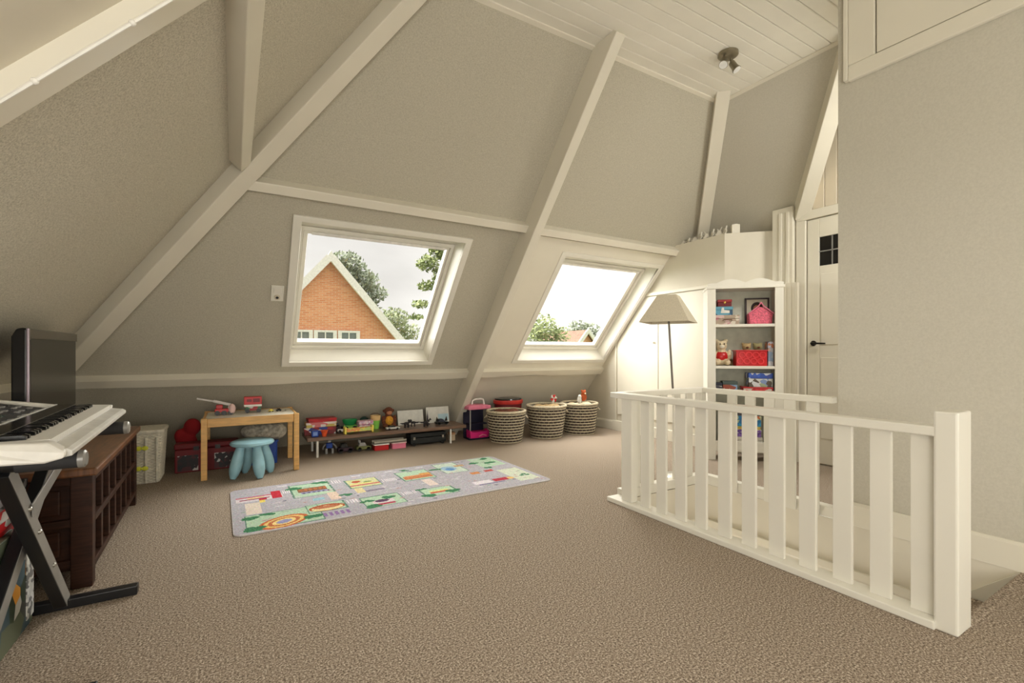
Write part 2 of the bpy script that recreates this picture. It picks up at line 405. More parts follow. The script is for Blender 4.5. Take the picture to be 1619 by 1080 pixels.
# valley timber beside the door and the post under it
timber('trim_16', (3.83, 1.66, CZ + 0.07), (4.735, 2.52, 2.40), (0.7, -0.72, 0), -0.02, 0.10, (-0.5, -0.45, -0.7), -0.06, 0.10)
b = MB(); b.box(DX - 0.07, DX + 0.02, 2.50, 2.70, 0.0, 2.47); b.box(DX - 0.085, DX - 0.07, 2.53, 2.56, 0, 2.42); b.box(DX - 0.085, DX - 0.07, 2.60, 2.63, 0, 2.42)
struct(b.build('trim_17', paint, bevel=0.005))
b = MB(); b.box(DX - 0.105, DX - 0.07, 2.44, 2.69, 0.0, 1.72)
for k in range(5): b.box(DX - 0.109, DX - 0.105, 2.455 + .047 * k, 2.485 + .047 * k, 0.0, 1.72)
struct(b.build('trim_21', paint_wall))

# cable clipped along the left rafter
cb = thing('cable', 'thin white cable clipped along the left sloping rafter', 'cable', (0, 0, 0))
pts = []
for k in range(9):
    z = 0.9 + k * 0.22; pts.append(Vector((xl(z), 1.653, z)) + NLf * 0.054)
t = MB(); t.tube(pts, 0.005, 6); t.build('wire', white_pl, cb, smooth=True)
for k in (3, 4, 5, 6):
    q = pts[k]; t = MB(); t.ball(q, 0.009, 8, 6); t.build('clip', white_pl, cb, smooth=True)

# roof windows
def window(W):
    g = sgroup('window_%d' % W['n'])
    x0, x1, gx0, gx1 = W['x0'], W['x1'], W['gx0'], W['gx1']
    def ring(o, i, d0, d1):   # frame between outer rect o and inner rect i (x0,x1,s0,s1), from depth d0 to d1 outward
        b = MB(); v = []
        for r in (o, i):
            for d in (d0, d1):
                v += [pb(r[0], r[2], d), pb(r[1], r[2], d), pb(r[1], r[3], d), pb(r[0], r[3], d)]
        fs = []
        for k in range(4):
            q = (k + 1) % 4
            fs += [(k, q, 8 + q, 8 + k), (4 + k, 12 + k, 12 + q, 4 + q), (8 + k, 8 + q, 12 + q, 12 + k), (k, 4 + k, 4 + q, q)]
        return b.add(v, fs)
    R = (x0, x1, SR0, SR1)
    xo1 = min(x1 + 0.062, 4.437)
    ring((x0 - 0.065, xo1, SR0 - 0.055, SR1 + 0.05), R, 0.0, -0.024).build('window_casing', paint_rail, g, bevel=0.005)
    gs0, gs1 = SR0 + 0.10, SR1 - 0.19
    so = (x0 + 0.005, x1 - 0.02, SR0 + 0.035, SR1 - 0.115)
    b = MB()
    a = [pb(R[0], R[2], 0), pb(R[1], R[2], 0), pb(R[1], R[3], 0), pb(R[0], R[3], 0)]
    c = [pb(so[0], so[2], 0.15), pb(so[1], so[2], 0.15), pb(so[1], so[3], 0.15), pb(so[0], so[3], 0.15)]
    for k in range(4):
        q = (k + 1) % 4; b.poly([a[k], a[q], c[q], c[k]])
    b.build('window_lining', paint_rail, g)
    sm = (so[0] + 0.03, so[1] - 0.03, so[2] + 0.03, so[3] - 0.035)
    ring(so, sm, 0.135, 0.24).build('window_frame', paint_rail, g, bevel=0.003)
    ring((sm[0] + .003, sm[1] - .003, sm[2] + .003, sm[3] - .003), (gx0, gx1, gs0, gs1), 0.16, 0.22).build('window_sash', paint_rail, g, bevel=0.004)
    b = MB(); b.poly([pb(gx0 - .01, gs0 - .01, 0.19), pb(gx1 + .01, gs0 - .01, 0.19), pb(gx1 + .01, gs1 + .01, 0.19), pb(gx0 - .01, gs1 + .01, 0.19)])
    b.build('glass_pane', glass, g)
    b = MB(); b.beam(pb(sm[0] + .06, so[3] - 0.045, 0.125), pb(sm[1] - .06, so[3] - 0.045, 0.125), VB, -0.012, 0.012, NB, -0.008, 0.012)
    b.build('vent_bar', white_pl, g, bevel=0.003)
for Wd in WIN: window(Wd)

# end wall with its two cupboard doors
w = MB(); w.poly([(EX, 3.085, 0), (EX, YB + .1, 0), (EX, yb(2.30), 2.30), (EX, 3.085, 2.30)])
w.poly([(EX, 3.085, 0), (EX, 3.085, 2.30), (4.80, 2.725, 2.30), (4.80, 2.725, 0)])
w.poly([(EX, 3.085, 2.30), (EX, yb(2.30), 2.30), (xr(2.30), yb(2.30), 2.30), (xr(2.30), 2.725, 2.30), (4.80, 2.725, 2.30)])
struct(w.build('wall_end', paint_wall))
def plate(pts, x0, x1): b = MB(); b.prism([(x0, y, z) for y, z in pts], (x1 - x0, 0, 0)); return b
d2 = sgroup('door_2')
plate([(4.672, 0.22), (3.972, 0.22), (3.972, 1.735), (4.19, 1.735), (4.672, 1.165)], EX - 0.016, EX).build('door_panel', paint, d2, bevel=0.004)
b = MB(); b.ball((EX - 0.03, 4.03, 1.17), 0.014, 10, 7); b.tube([(EX - 0.016, 4.03, 1.17), (EX - 0.03, 4.03, 1.17)], 0.006); b.build('door_knob', paint, d2, smooth=True)
d3 = sgroup('door_3')
plate([(3.962, 0.22), (3.10, 0.22), (3.10, 1.735), (3.962, 1.735)], EX - 0.016, EX).build('door_panel', paint, d3, bevel=0.004)
b = MB(); b.box(EX - 0.022, EX, 3.09, 4.19, 1.745, 1.785)
b.bar((EX - 0.011, 4.205, 1.765), (EX - 0.011, 4.70, 1.18), 0.022, 0.03, (1, 0, 0)); b.box(EX - 0.022, EX, 4.682, 4.712, 0.13, 1.19); struct(b.build('trim_18', paint, bevel=0.004))
b = MB(); b.prism([(EX, 3.09, 0), (EX, 3.09, 0.125), (EX - 0.012, 3.09, 0.125), (EX - 0.02, 3.09, 0.105), (EX - 0.02, 3.09, 0)], (0, 2.5, 0)); struct(b.build('baseboard_end', paint, bevel=0.003))
b = MB(); b.prism([(EX - 0.02, 3.09, 0.0), (EX - 0.02, 3.09, 0.135), (EX - 0.03, 3.09, 0.13), (EX - 0.03, 3.09, 0.0)], (0, 1.66, 0)); struct(b.build('trim_19', paint, bevel=0.003))

# door wall, gable boards, door
w = MB(); w.poly([(DX, 2.70, 0), (DX, 2.70, CZ), (DX, 0.6, CZ), (DX, 0.6, 0)]); w.poly([(DX, 0.6, 0), (DX, 0.6, CZ), (WX, 0.6, CZ), (WX, 0.6, 0)])
struct(w.build('wall_door', wallpaper_fine))
bd = MB(); bd.prism([(DX, 0.002, 0), (DX - 0.014, 0.002, 0), (DX - 0.018, 0.006, 0), (DX - 0.018, 0.1, 0), (DX - 0.014, 0.104, 0), (DX, 0.104, 0)], (0, 0, 0.98))
bme = bd.mesh('gable_board', mat('board_paint', rgb(214, 202, 180), 0.5, nscale=4, namt=0.03))
gw = sgroup('wall_gable')
for k in range(9):
    o = bpy.data.objects.new('gable_board', bme); COL.objects.link(o); o.parent = gw; o.location = (0, 1.50 + 0.106 * k, 2.40)
d4 = sgroup('door_4')
b = MB(); b.box(DX - 0.035, DX, 1.50, 2.49, 2.31, 2.395); b.box(DX - 0.035, DX, 2.40, 2.49, 0.0, 2.31); b.box(DX - 0.035, DX, 1.50, 1.57, 0, 2.31); b.build('door_frame', paint, d4, bevel=0.006)
b = MB()
GY = [2.286, 2.176, 2.066, 1.956, 1.846, 1.736]
b.box(DX - 0.02, DX, 2.286, 2.392, 0.012, 2.302); b.box(DX - 0.02, DX, 1.578, 1.69, 0.012, 2.302)
b.box(DX - 0.02, DX, 1.69, 2.286, 2.125, 2.302); b.box(DX - 0.02, DX, 1.69, 2.286, 0.012, 1.856)
b.build('door_leaf', paint, d4, bevel=0.004)
b = MB(); b.box(DX - 0.026, DX - 0.02, 1.75, 2.27, 0.25, 1.0); b.box(DX - 0.026, DX - 0.02, 1.75, 2.27, 1.12, 1.78); b.build('door_panel', paint, d4, bevel=0.004)
for k, (z0, z1) in enumerate(((1.858, 1.985), (1.995, 2.123))):
    for j in range(4):
        y1 = 2.284 - j * 0.112; b = MB(); b.box(DX - 0.012, DX - 0.006, y1 - 0.102, y1, z0, z1); b.build('glass_pane', black_gloss, d4)
b = MB()
for j in range(1, 5): b.box(DX - 0.018, DX - 0.004, 2.284 - j * 0.112, 2.292 - j * 0.112 + .002, 1.856, 2.125)
b.box(DX - 0.018, DX - 0.004, 1.72, 2.286, 1.985, 1.995); b.build('glazing_bar', grey_metal, d4)
b = MB(); b.lathe([(0.026, 0), (0.026, 0.006), (0.02, 0.01)], n=14); 
for i, v in enumerate(b.v): b.v[i] = (DX - 0.02 - v[2], 2.335 + v[0], 1.134 + v[1])
b.tube([(DX - 0.025, 2.335, 1.134), (DX - 0.065, 2.335, 1.134), (DX - 0.065, 2.325, 1.134), (DX - 0.062, 2.215, 1.13)], [0.009, 0.009, 0.009, 0.007]); b.build('door_handle', mat('dark_bronze', rgb(40, 36, 34), 0.3, 0.6), d4, smooth=True)

# stairwell
w = MB(); e = 0.004; a0, a1, c0, c1 = SX0 + e, SX1 - e, SY0 + e, SY1 - e
w.poly([(a0, c0, 0), (a0, c1, 0), (a0, c1, -2.5), (a0, c0, -2.5)])
w.poly([(a0, c1, 0), (a1, c1, 0), (a1, c1, -2.5), (a0, c1, -2.5)])
w.poly([(a1, c1, 0), (a1, c0, 0), (a1, c0, -2.5), (a1, c1, -2.5)])
w.poly([(a0, c0, -0.3), (a1, c0, -0.3), (a1, c0, -2.5), (a0, c0, -2.5)])
w.poly([(a0, c0, -2.5), (a1, c0, -2.5), (a1, c1, -2.5), (a0, c1, -2.5)])
struct(w.build('wall_stairwell', paint_wall))
st = sgroup('stairs')
for k in range(8):
    b = MB(); z = -0.19 * (k + 1); y = SY0 + 0.02 + 0.2 * k
    b.box(SX0 + 0.03, SX1 - 0.03, y - 0.02, y + 0.2, z - 0.19, z); b.build('stair_tread', carpet, st, bevel=0.012)
b = MB(); b.box(SX0 + 0.02, SX1 - 0.02, SY0 - 0.05, SY0 + 0.006, -0.19, 0.002); b.build('stair_nosing', carpet, st, bevel=0.015)
b = MB(); b.prism([(SX1 - 0.002, SY0, 0.0), (SX1 - 0.002, SY1, -1.66), (SX1 - 0.002, SY1, -1.95), (SX1 - 0.002, SY0, -0.3)], (-0.025, 0, 0)); b.build('stringer', paint_rail, st)
b = MB(); b.box(SX1 - 0.02, SX1, SY0 + 0.2, SY1, -0.32, -0.27); b.box(SX0, SX1, SY1 - 0.02, SY1, -0.32, -0.27); struct(b.build('trim_20', paint, bevel=0.004))

# ------------------------------------------------------------------ balustrade
ba = thing('stair_balustrade', 'white painted wooden balustrade with flat slats around the stair opening', 'balustrade', (2.32, 1.5, 0))
BL = lambda x, y: (x - 2.32, y - 1.5)
def bbox(nm, x0, x1, y0, y1, z0, z1, bev=0.005):
    b = MB(); b.box(x0 - 2.32, x1 - 2.32, y0 - 1.5, y1 - 1.5, z0, z1); return b.build(nm, paint_rail, ba, bevel=bev)
bbox('newel_post', 2.282, 2.42, 0.636, 0.708, 0, 0.828, 0.008)
bbox('top_rail', 2.285, 2.36, 0.70, 2.485, 0.73, 0.768)
bbox('bottom_rail', 2.268, 2.384, 0.70, 2.50, 0, 0.032)
slat_y = [2.193, 2.057, 1.909, 1.766, 1.615, 1.473, 1.327, 1.181, 1.034, 0.891, 0.752]
def slat(x0, x1, y0, y1, z0=0.032, z1=0.731): return bbox('slat', x0, x1, y0, y1, z0, z1, 0.003)
for y in slat_y: slat(2.318, 2.338, y - 0.038, y + 0.038)
bbox('corner_post', 2.30, 2.36, 2.295, 2.39, 0.032, 0.731)
bbox('top_rail', 2.36, 3.26, 2.415, 2.485, 0.73, 0.768)
bbox('bottom_rail', 2.384, 3.26, 2.45, 2.52, 0, 0.07)
for x in (2.515, 2.66, 2.805, 2.95, 3.095): slat(x - 0.036, x + 0.036, 2.455, 2.475, 0.07)
bbox('corner_post', 3.19, 3.25, 2.42, 2.48, 0.07, 0.731)
bbox('top_rail', 3.19, 3.26, WE + 0.012, 2.415, 0.73, 0.768)
bbox('bottom_rail', 3.235, 3.30, WE + 0.012, 2.45, 0, 0.073)
for y in (2.175, 2.032, 1.89, 1.749, 1.605): slat(3.212, 3.232, y - 0.037, y + 0.037, 0.0)

# ------------------------------------------------------------------ rug
RX, RY = 2.24, 1.02
nx, ny = 320, 150
u = np.linspace(0, RX, nx + 1); v = np.linspace(0, RY, ny + 1)
UU, VV = np.meshgrid((u[:-1] + u[1:]) / 2, (v[:-1] + v[1:]) / 2, indexing='ij')
C = np.zeros((nx, ny, 3)); C[:] = (176, 172, 182)
rs = np.random.RandomState(3)
def R_(x0, x1, y0, y1, c): C[(UU > x0) & (UU < x1) & (VV > y0) & (VV < y1)] = c
def E_(x, y, a, b2, c, ang=0):
    ca, sa = math.cos(ang), math.sin(ang); dx, dy = UU - x, VV - y
    C[((dx * ca + dy * sa) / a) ** 2 + ((-dx * sa + dy * ca) / b2) ** 2 < 1] = c
def bush(x, y, n=4, r=0.03):
    for k in range(n): E_(x + rs.uniform(-.04, .04), y + rs.uniform(-.02, .02), r, r * .8, (58, 128, 84))
def zebra(x0, x1, y0, y1, n, vert=True):
    for k in range(n):
        if vert: a = x0 + (x1 - x0) * (k + .2) / n; R_(a, a + (x1 - x0) * .5 / n, y0, y1, (228, 222, 226))
        else: a = y0 + (y1 - y0) * (k + .2) / n; R_(x0, x1, a, a + (y1 - y0) * .5 / n, (228, 222, 226))
GRN = (176, 208, 176); Y0 = 3.08
# lots of town blocks, coordinates in metres from the near left corner
R_(0.06, 0.50, 0.03, 0.34, GRN); R_(0.38, 0.67, 0.57, 0.93, GRN); R_(0.42, 0.67, 0.18, 0.36, GRN); R_(0.77, 1.05, 0.08, 0.33, GRN)
R_(0.78, 1.03, 0.60, 0.86, (208, 210, 150)); R_(1.20, 1.48, 0.58, 0.88, GRN); R_(1.20, 1.46, 0.10, 0.30, GRN); R_(1.95, 2.20, 0.66, 1.0, GRN); R_(1.58, 1.80, 0.62, 0.98, (196, 214, 196)); R_(2.0, 2.2, 0.1, 0.5, (206, 214, 190))
for (x0, x1, y0, y1) in ((0.06, 0.50, 0.03, 0.34), (0.38, 0.67, 0.57, 0.93), (0.42, 0.67, 0.18, 0.36), (0.77, 1.05, 0.08, 0.33), (0.78, 1.03, 0.60, 0.86), (1.20, 1.48, 0.58, 0.88), (1.20, 1.46, 0.10, 0.30), (1.58, 1.80, 0.62, 0.98)):
    for q in ((x0, x1, y0, y0 + .009), (x0, x1, y1 - .009, y1), (x0, x0 + .009, y0, y1), (x1 - .009, x1, y0, y1)): R_(*q, (96, 136, 116))
for k in range(150):
    x, y = rs.uniform(.04, 2.2), rs.uniform(.03, .98); E_(x, y, rs.uniform(.008, .03), rs.uniform(.005, .012), [(112, 110, 124), (206, 200, 206), (150, 168, 150), (190, 150, 150)][k % 4])
for k in range(7): R_(0.25 + .13 * k * 2, 0.31 + .13 * k * 2, 0.45, 0.458, (236, 232, 236)); R_(0.31 + .28 * k, 0.38 + .28 * k, 0.955, 0.963, (236, 232, 236))
R_(0.03, 0.32, 0.66, 0.76, (214, 204, 206)); R_(0.03, 0.30, 0.76, 0.785, (206, 58, 80)); R_(0.255, 0.315, 0.66, 0.85, (204, 36, 52)); R_(0.05, 0.24, 0.70, 0.72, (150, 40, 70)); R_(0.10, 0.2, 0.73, 0.75, (240, 200, 80)); R_(0.17, 0.22, 0.66, 0.70, (196, 40, 60))
R_(0.08, 0.17, 0.36, 0.62, (222, 206, 190)); R_(0.17, 0.20, 0.60, 0.66, (240, 214, 90))
for k, c in enumerate([(214, 96, 48), (240, 200, 110), (206, 110, 60), (244, 214, 130), (150, 150, 200)]): E_(0.27, 0.12, 0.15 - .026 * k, 0.10 - .017 * k, c, 0.45)
bush(0.10, 0.07, 7, .034); bush(0.09, 0.28, 5); bush(0.20, 0.31, 4, .025); bush(0.44, 0.12, 6, .028)
R_(0.43, 0.63, 0.70, 0.80, (140, 92, 62)); R_(0.44, 0.62, 0.655, 0.70, (150, 150, 190)); bush(0.41, 0.83, 7, .032); bush(0.60, 0.91, 6, .028)
for k in range(6): E_(0.45 + .034 * k, 0.76, .013, .03, (190, 108, 62)); E_(0.46 + .034 * k, 0.67, .01, .018, (90, 80, 120))
R_(0.49, 0.57, 0.44, 0.50, (140, 190, 206)); R_(0.60, 0.67, 0.40, 0.60, (224, 196, 176))
E_(0.545, 0.255, 0.115, 0.07, (186, 84, 44)); E_(0.545, 0.245, 0.10, 0.052, (236, 216, 150)); E_(0.545, 0.265, 0.085, 0.03, (196, 110, 70))
for k in range(5): R_(0.50 + .035 * k, 0.515 + .035 * k, 0.07, 0.14, (146, 110, 170))
zebra(0.69, 0.76, 0.82, 0.92, 4); zebra(0.68, 0.76, 0.26, 0.34, 4); zebra(0.33, 0.38, 0.74, 0.82, 4); zebra(1.07, 1.18, 0.24, 0.31, 7); zebra(1.05, 1.17, 0.66, 0.74, 8)
R_(0.79, 1.02, 0.66, 0.69, (214, 84, 80)); E_(0.86, 0.78, .035, .03, (196, 80, 50)); E_(0.94, 0.74, .03, .026, (120, 150, 90)); R_(0.80, 0.98, 0.71, 0.73, (240, 216, 110)); R_(0.80, 0.86, 0.46, 0.60, (222, 206, 150)); bush(0.72, 0.47, 4, .022); R_(0.86, 1.0, 0.46, 0.50, (130, 120, 140))
R_(0.83, 0.98, 0.15, 0.22, (220, 200, 206)); R_(0.85, 0.97, 0.11, 0.14, (196, 60, 90)); E_(0.90, 0.20, .05, .03, (90, 60, 90)); bush(0.81, 0.11, 6, .03); bush(0.98, 0.26, 6, .03); bush(0.80, 0.25, 4, .024)
R_(1.22, 1.46, 0.62, 0.70, (206, 122, 72)); R_(1.24, 1.44, 0.70, 0.73, (224, 150, 96)); R_(1.38, 1.47, 0.70, 0.76, (226, 160, 80)); bush(1.30, 0.92, 4, .02); R_(1.32, 1.40, 0.36, 0.56, (226, 206, 196))
R_(1.25, 1.42, 0.165, 0.20, (218, 92, 62)); R_(1.26, 1.41, 0.20, 0.235, (214, 220, 140)); bush(1.23, 0.13, 6, .03); bush(1.42, 0.16, 6, .03); bush(1.22, 0.30, 4, .02)
E_(1.67, 0.78, .07, .08, (150, 186, 214)); E_(1.67, 0.75, .04, .05, (90, 140, 200)); bush(1.55, 0.80, 5, .026); R_(1.74, 1.84, 0.80, 0.86, (196, 156, 110)); R_(1.76, 1.84, 0.48, 0.55, (214, 132, 70)); R_(1.90, 1.98, 0.50, 0.56, (190, 70, 60)); bush(2.0, 0.62, 4, .02)
bush(2.1, 0.78, 6, .03); bush(2.1, 0.96, 5, .028); bush(1.96, 0.84, 4, .024); bush(2.12, 0.26, 4, .022)
R_(1.82, 1.95, 0.20, 0.27, (190, 46, 62)); R_(1.64, 1.80, 0.19, 0.27, (222, 214, 220)); R_(1.66, 1.90, 0.16, 0.185, (120, 110, 150)); E_(1.98, 0.23, .03, .03, (236, 186, 100))
R_(0.03, RX - .03, 0.0, 0.012, (196, 190, 196))
C = C * 0.80 + C.mean(axis=2, keepdims=True) * 0.14 + 10
C = C + rs.normal(0, 9, C.shape[:2])[..., None] + rs.normal(0, 4, C.shape)
C = np.clip(C, 0, 255) / 255.0; C = np.where(C <= 0.04045, C / 12.92, ((C + 0.055) / 1.055) ** 2.4)
def corner_round(x, y):   # keep the mat's corners rounded
    r = 0.05; cx = min(max(x, r), RX - r); cy = min(max(y, r), RY - r); d = math.hypot(x - cx, y - cy)
    if d > r: return cx + (x - cx) * r / d, cy + (y - cy) * r / d
    return x, y
verts = []
for a in u:
    for c2 in v:
        x, y = corner_round(a, c2); verts.append((x, y, 0.008))
faces = [(i * (ny + 1) + j, (i + 1) * (ny + 1) + j, (i + 1) * (ny + 1) + j + 1, i * (ny + 1) + j + 1) for i in range(nx) for j in range(ny)]
me = bpy.data.meshes.new('printed_pile'); me.from_pydata(verts, [], faces)
ca = me.color_attributes.new('print', 'FLOAT_COLOR', 'CORNER')
cols = np.ones((nx * ny, 4, 4), np.float32); cols[:, :, :3] = C.reshape(-1, 1, 3); ca.data.foreach_set('color', cols.ravel())
rm = mat('printed_rug_pile', rgb(180, 176, 182), 0.95, spec=0.1); t = rm.node_tree
an = nn(t, 'ShaderNodeVertexColor'); an.layer_name = 'print'; pnode = t.nodes['Principled BSDF']
t.links.new(an.outputs['Color'], pnode.inputs['Base Color'])
bn = nn(t, 'ShaderNodeTexNoise'); bn.inputs['Scale'].default_value = 220; bp = nn(t, 'ShaderNodeBump'); bp.inputs['Strength'].default_value = 0.5; bp.inputs['Distance'].default_value = 0.004
t.links.new(bn.outputs['Fac'], bp.inputs['Height']); t.links.new(bp.outputs[0], pnode.inputs['Normal'])
me.materials.append(rm)
rug = thing('play_rug', 'grey road-map play rug with printed streets and green blocks on the carpet', 'rug', (0.0, 3.07, 0), math.radians(1.3))
o = bpy.data.objects.new('printed_pile', me); COL.objects.link(o); o.parent = rug
out_ = [corner_round(x, y) for x, y in [(0, 0)] ]
pts = []
for cx, cy, a0 in ((RX - .05, .05, -90), (RX - .05, RY - .05, 0), (.05, RY - .05, 90), (.05, .05, 180)):
    for k in range(7):
        a = math.radians(a0 + 15 * k); pts.append((cx + .053 * math.cos(a), cy + .053 * math.sin(a), 0.0005))
b = MB(); b.prism(pts, (0, 0, 0.0068)); b.build('edge_binding', mat('rug_binding', rgb(200, 194, 190), 0.9), rug)

# ------------------------------------------------------------------ TV cabinet (left)
cb = thing('tv_cabinet', 'dark carved oak cabinet with latticed front under the keyboard', 'cabinet', (-0.838, 3.433, 0), math.radians(1.5))
def cbx(nm, x0, x1, y0, y1, z0, z1, m=dark_wood, bev=0.004, par=None):
    b = MB(); b.box(x0 + .82, x1 + .82, y0 - 3.44, y1 - 3.44, z0, z1); return b.build(nm, m, par or cb, bevel=bev)
CX0, CX1, CY0, CY1, CH = -1.12, -0.545, 2.765, 4.13, 0.535
cbx('cabinet_top', CX0 - .015, CX1 + .02, CY0 - .025, CY1 + .02, CH - .035, CH, top_wood, 0.008)
for x0, x1 in ((CX1 - .075, CX1), (CX0, CX0 + .075)):
    for y0, y1 in ((CY0, CY0 + .06), (CY1 - .06, CY1)): cbx('corner_post', x0, x1, y0, y1, 0, CH - .035)
cbx('back_board', CX0 + .01, CX0 + .025, CY0 + .06, CY1 - .06, 0.06, CH - .035)
cbx('floor_board', CX0 + .02, CX1 - .02, CY0 + .03, CY1 - .03, 0.075, 0.095)
cbx('inner_board', CX1 - .06, CX1 - .045, CY0 + .06, CY1 - .06, 0.095, CH - .035, mat('deep_brown', rgb(34, 20, 15), 0.6))
# end facing the room: two recessed panels with round bosses
cbx('end_board', CX0 + .07, CX1 - .07, CY0 + .03, CY0 + .045, 0.095, CH - .035)
for z0, z1 in ((0.46, CH - .035), (0.275, 0.31), (0.095, 0.13)): cbx('end_rail', CX0 + .075, CX1 - .075, CY0 + .006, CY0 + .03, z0, z1)
for zc in (0.385, 0.203):
    q = cbx('end_panel', CX0 + .11, CX1 - .11, CY0 + .016, CY0 + .03, zc - .055, zc + .055, dark_wood, 0.01)
    b = MB(); b.lathe([(0.03, 0), (0.03, .006), (.022, .012), (.012, .022), (.014, .03), (.004, .036)], n=14)
    for i, vv in enumerate(b.v): b.v[i] = (-.755 + .82 + vv[0], CY0 + .016 - vv[2] - 3.44, zc + vv[1])
    b.build('boss', mat('turned_boss', rgb(96, 52, 32), 0.25), q, smooth=True)
# latticed long front
for z0, z1 in ((CH - .07, CH - .035), (0.275, 0.305), (0.07, 0.10)): cbx('front_rail', CX1 - .028, CX1, CY0 + .06, CY1 - .06, z0, z1)
nsl = 7
for k in range(nsl + 1):
    y = CY0 + .06 + (CY1 - CY0 - .12) * k / nsl
    for z0, z1 in ((0.305, CH - .07), (0.10, 0.275)): cbx('lattice_slat', CX1 - .026, CX1 - .004, y - .02, y + .02, z0, z1, bev=0.003)

# television
tv = thing('television', 'black flat television with a grey reflecting screen standing on the dark cabinet', 'television', (-0.90, 3.53, CH))
b = MB(); b.box(-.09, .10, -.2, .2, 0, .014); b.build('tv_base', black_gloss, tv, bevel=0.006)
b = MB(); b.box(-.03, .01, -.06, .06, .01, .08); b.build('tv_neck', black_gloss, tv, bevel=0.004)
b = MB(); b.prism([(-.012, -.405, .06), (.045, -.405, .05), (.045, -.405, .628), (.03, -.405, .634), (.006, -.405, .628), (-.012, -.405, .59)], (0, .81, 0)); b.build('tv_body', black_gloss, tv, bevel=0.008)
b = MB(); b.box(.0455, .049, -.375, .375, .10, .575); b.build('tv_screen', screen_m, tv)
b = MB(); b.box(.0452, .0505, -.405, .405, .582, .628); b.build('tv_speaker_strip', mat('grey_bezel', rgb(92, 86, 76), 0.25), tv, bevel=0.002)
b = MB(); b.box(.043, .052, -.408, -.392, .05, .63); b.build('tv_edge_trim', mat('violet_chrome', rgb(190, 176, 190), 0.15, 0.6), tv, bevel=0.002)

# keyboard stand
ks = thing('keyboard_stand', 'black folding cross-leg stand carrying the electric keyboard', 'stand', (-0.62, 2.35, 0))
o3 = Vector((-0.62, 2.35, 0))
def kp(x, y, z): return Vector((x, y, z)) - o3
def kbar(nm, a, c, w_, h_, m=black, up=(1, 0, 0), par=None):
    b = MB(); b.bar(kp(*a), kp(*c), w_, h_, up); return b.build(nm, m, par or ks, bevel=0.003)
for y in (1.87, 2.59): kbar('foot_bar', (-1.06, y, 0.02), (-0.36, y, 0.02), 0.045, 0.038, black, (0, 0, 1))
def leg(x, a, c):
    l = kbar('leg', (x, *a), (x, *c), 0.055, 0.04)
    kbar('leg_lit_face', (x + .0205, *a), (x + .0205, *c), 0.05, 0.002, grey_metal, par=l)  # grey strip paints the light on the black leg's side
leg(-0.605, (2.585, 0.03), (2.01, 0.69)); leg(-0.655, (1.875, 0.03), (2.74, 0.70))
for y in (2.0, 2.72):
    b = MB(); b.tube([kp(-1.10, y, .708), kp(-.43, y, .708)], 0.024, 12); b.build('support_arm', black, ks, smooth=True)
    b = MB(); b.tube([kp(-.57, y, .708), kp(-.425, y, .708)], 0.0275, 12); b.build('foam_sleeve', mat('foam_grey', rgb(48, 48, 50), 0.7), ks, smooth=True)
    b = MB(); b.tube([kp(-.427, y, .708), kp(-.413, y, .708), kp(-.408, y, .708)], [.029, .028, .022], 12); b.build('end_cap', grey_metal, ks, smooth=True)
kbar('lock_strap', (-.578, 2.16, 0.52), (-.60, 2.60, 0.615), 0.006, 0.05, grey_metal, (0, 0, 1))
b = MB(); b.tube([kp(-.60, 2.51, .62), kp(-.56, 2.50, .625), kp(-.555, 2.50, .59)], 0.007); b.build('lock_lever', steel, ks, smooth=True)
for y, z in ((2.24, .425), (2.392, .25), (2.15, .53)):
    b = MB(); b.ball(kp(-.583, y, z), .009, 8, 6); b.build('bolt', steel, ks, smooth=True)

# keyboard
kb = thing('electric_keyboard', 'white and black electric keyboard resting on its black stand', 'keyboard', (-0.405, 1.83, 0.7365), math.radians(2.8))
KL = 1.15
b = MB()   # body: section across X, run along Y
sec = [(0.0, 0.012), (0.0, 0.026), (-0.012, 0.034), (-0.052, 0.040), (-0.056, 0.036), (-0.22, 0.036), (-0.222, 0.052), (-0.235, 0.056), (-0.455, 0.10), (-0.50, 0.108), (-0.515, 0.095), (-0.515, 0.02), (-0.49, 0.0), (-0.06, 0.0)]
b.prism([(x, 0, z) for x, z in sec], (0, KL, 0)); b.build('keyboard_body', silver_pl, kb, bevel=0.004)
b = MB(); b.prism([(-0.054, -0.03, 0.0), (-0.012, -0.035, 0.012), (-0.012, -0.03, 0.03), (-0.05, -0.012, 0.056), (-0.235, -0.012, 0.066), (-0.50, -0.012, 0.112), (-0.515, -0.03, 0.095), (-0.515, -0.03, 0.02)], (0, 0.055, 0)); b.build('end_cheek', white_pl, kb, bevel=0.006)
b = MB(); b.prism([(-0.054, KL - .03, 0.03), (-0.05, KL - .03, 0.056), (-0.235, KL - .03, 0.066), (-0.50, KL - .03, 0.112), (-0.515, KL - .03, 0.095), (-0.515, KL - .03, 0.02)], (0, 0.04, 0)); b.build('end_cheek', white_pl, kb, bevel=0.006)
wk = MB(); wk.box(-.15, 0, 0, .0285, -.012, .012); wkm = wk.mesh('white_key', white_pl)
bk = MB(); bk.prism([(0, 0, -.002), (.0, .0, .008), (-.010, 0, .012), (-.06, 0, .012), (-.06, 0, -.002)], (0, .015, 0)); bkm = bk.mesh('black_key', black_gloss)
for k in range(36):
    o = bpy.data.objects.new('white_key', wkm); COL.objects.link(o); o.parent = kb; o.location = (-.056, .046 + k * .0297, .046)
    if k % 7 in (0, 1, 3, 4, 5) and k < 35:
        o = bpy.data.objects.new('black_key', bkm); COL.objects.link(o); o.parent = kb; o.location = (-.112, .046 + k * .0297 + .022, .060)
b = MB(); b.prism([(-.168, .035, .058), (-.172, .035, .0735), (-.238, .035, .0735), (-.238, .035, .058)], (0, KL - .09, 0)); b.build('gloss_strip', black_gloss, kb)
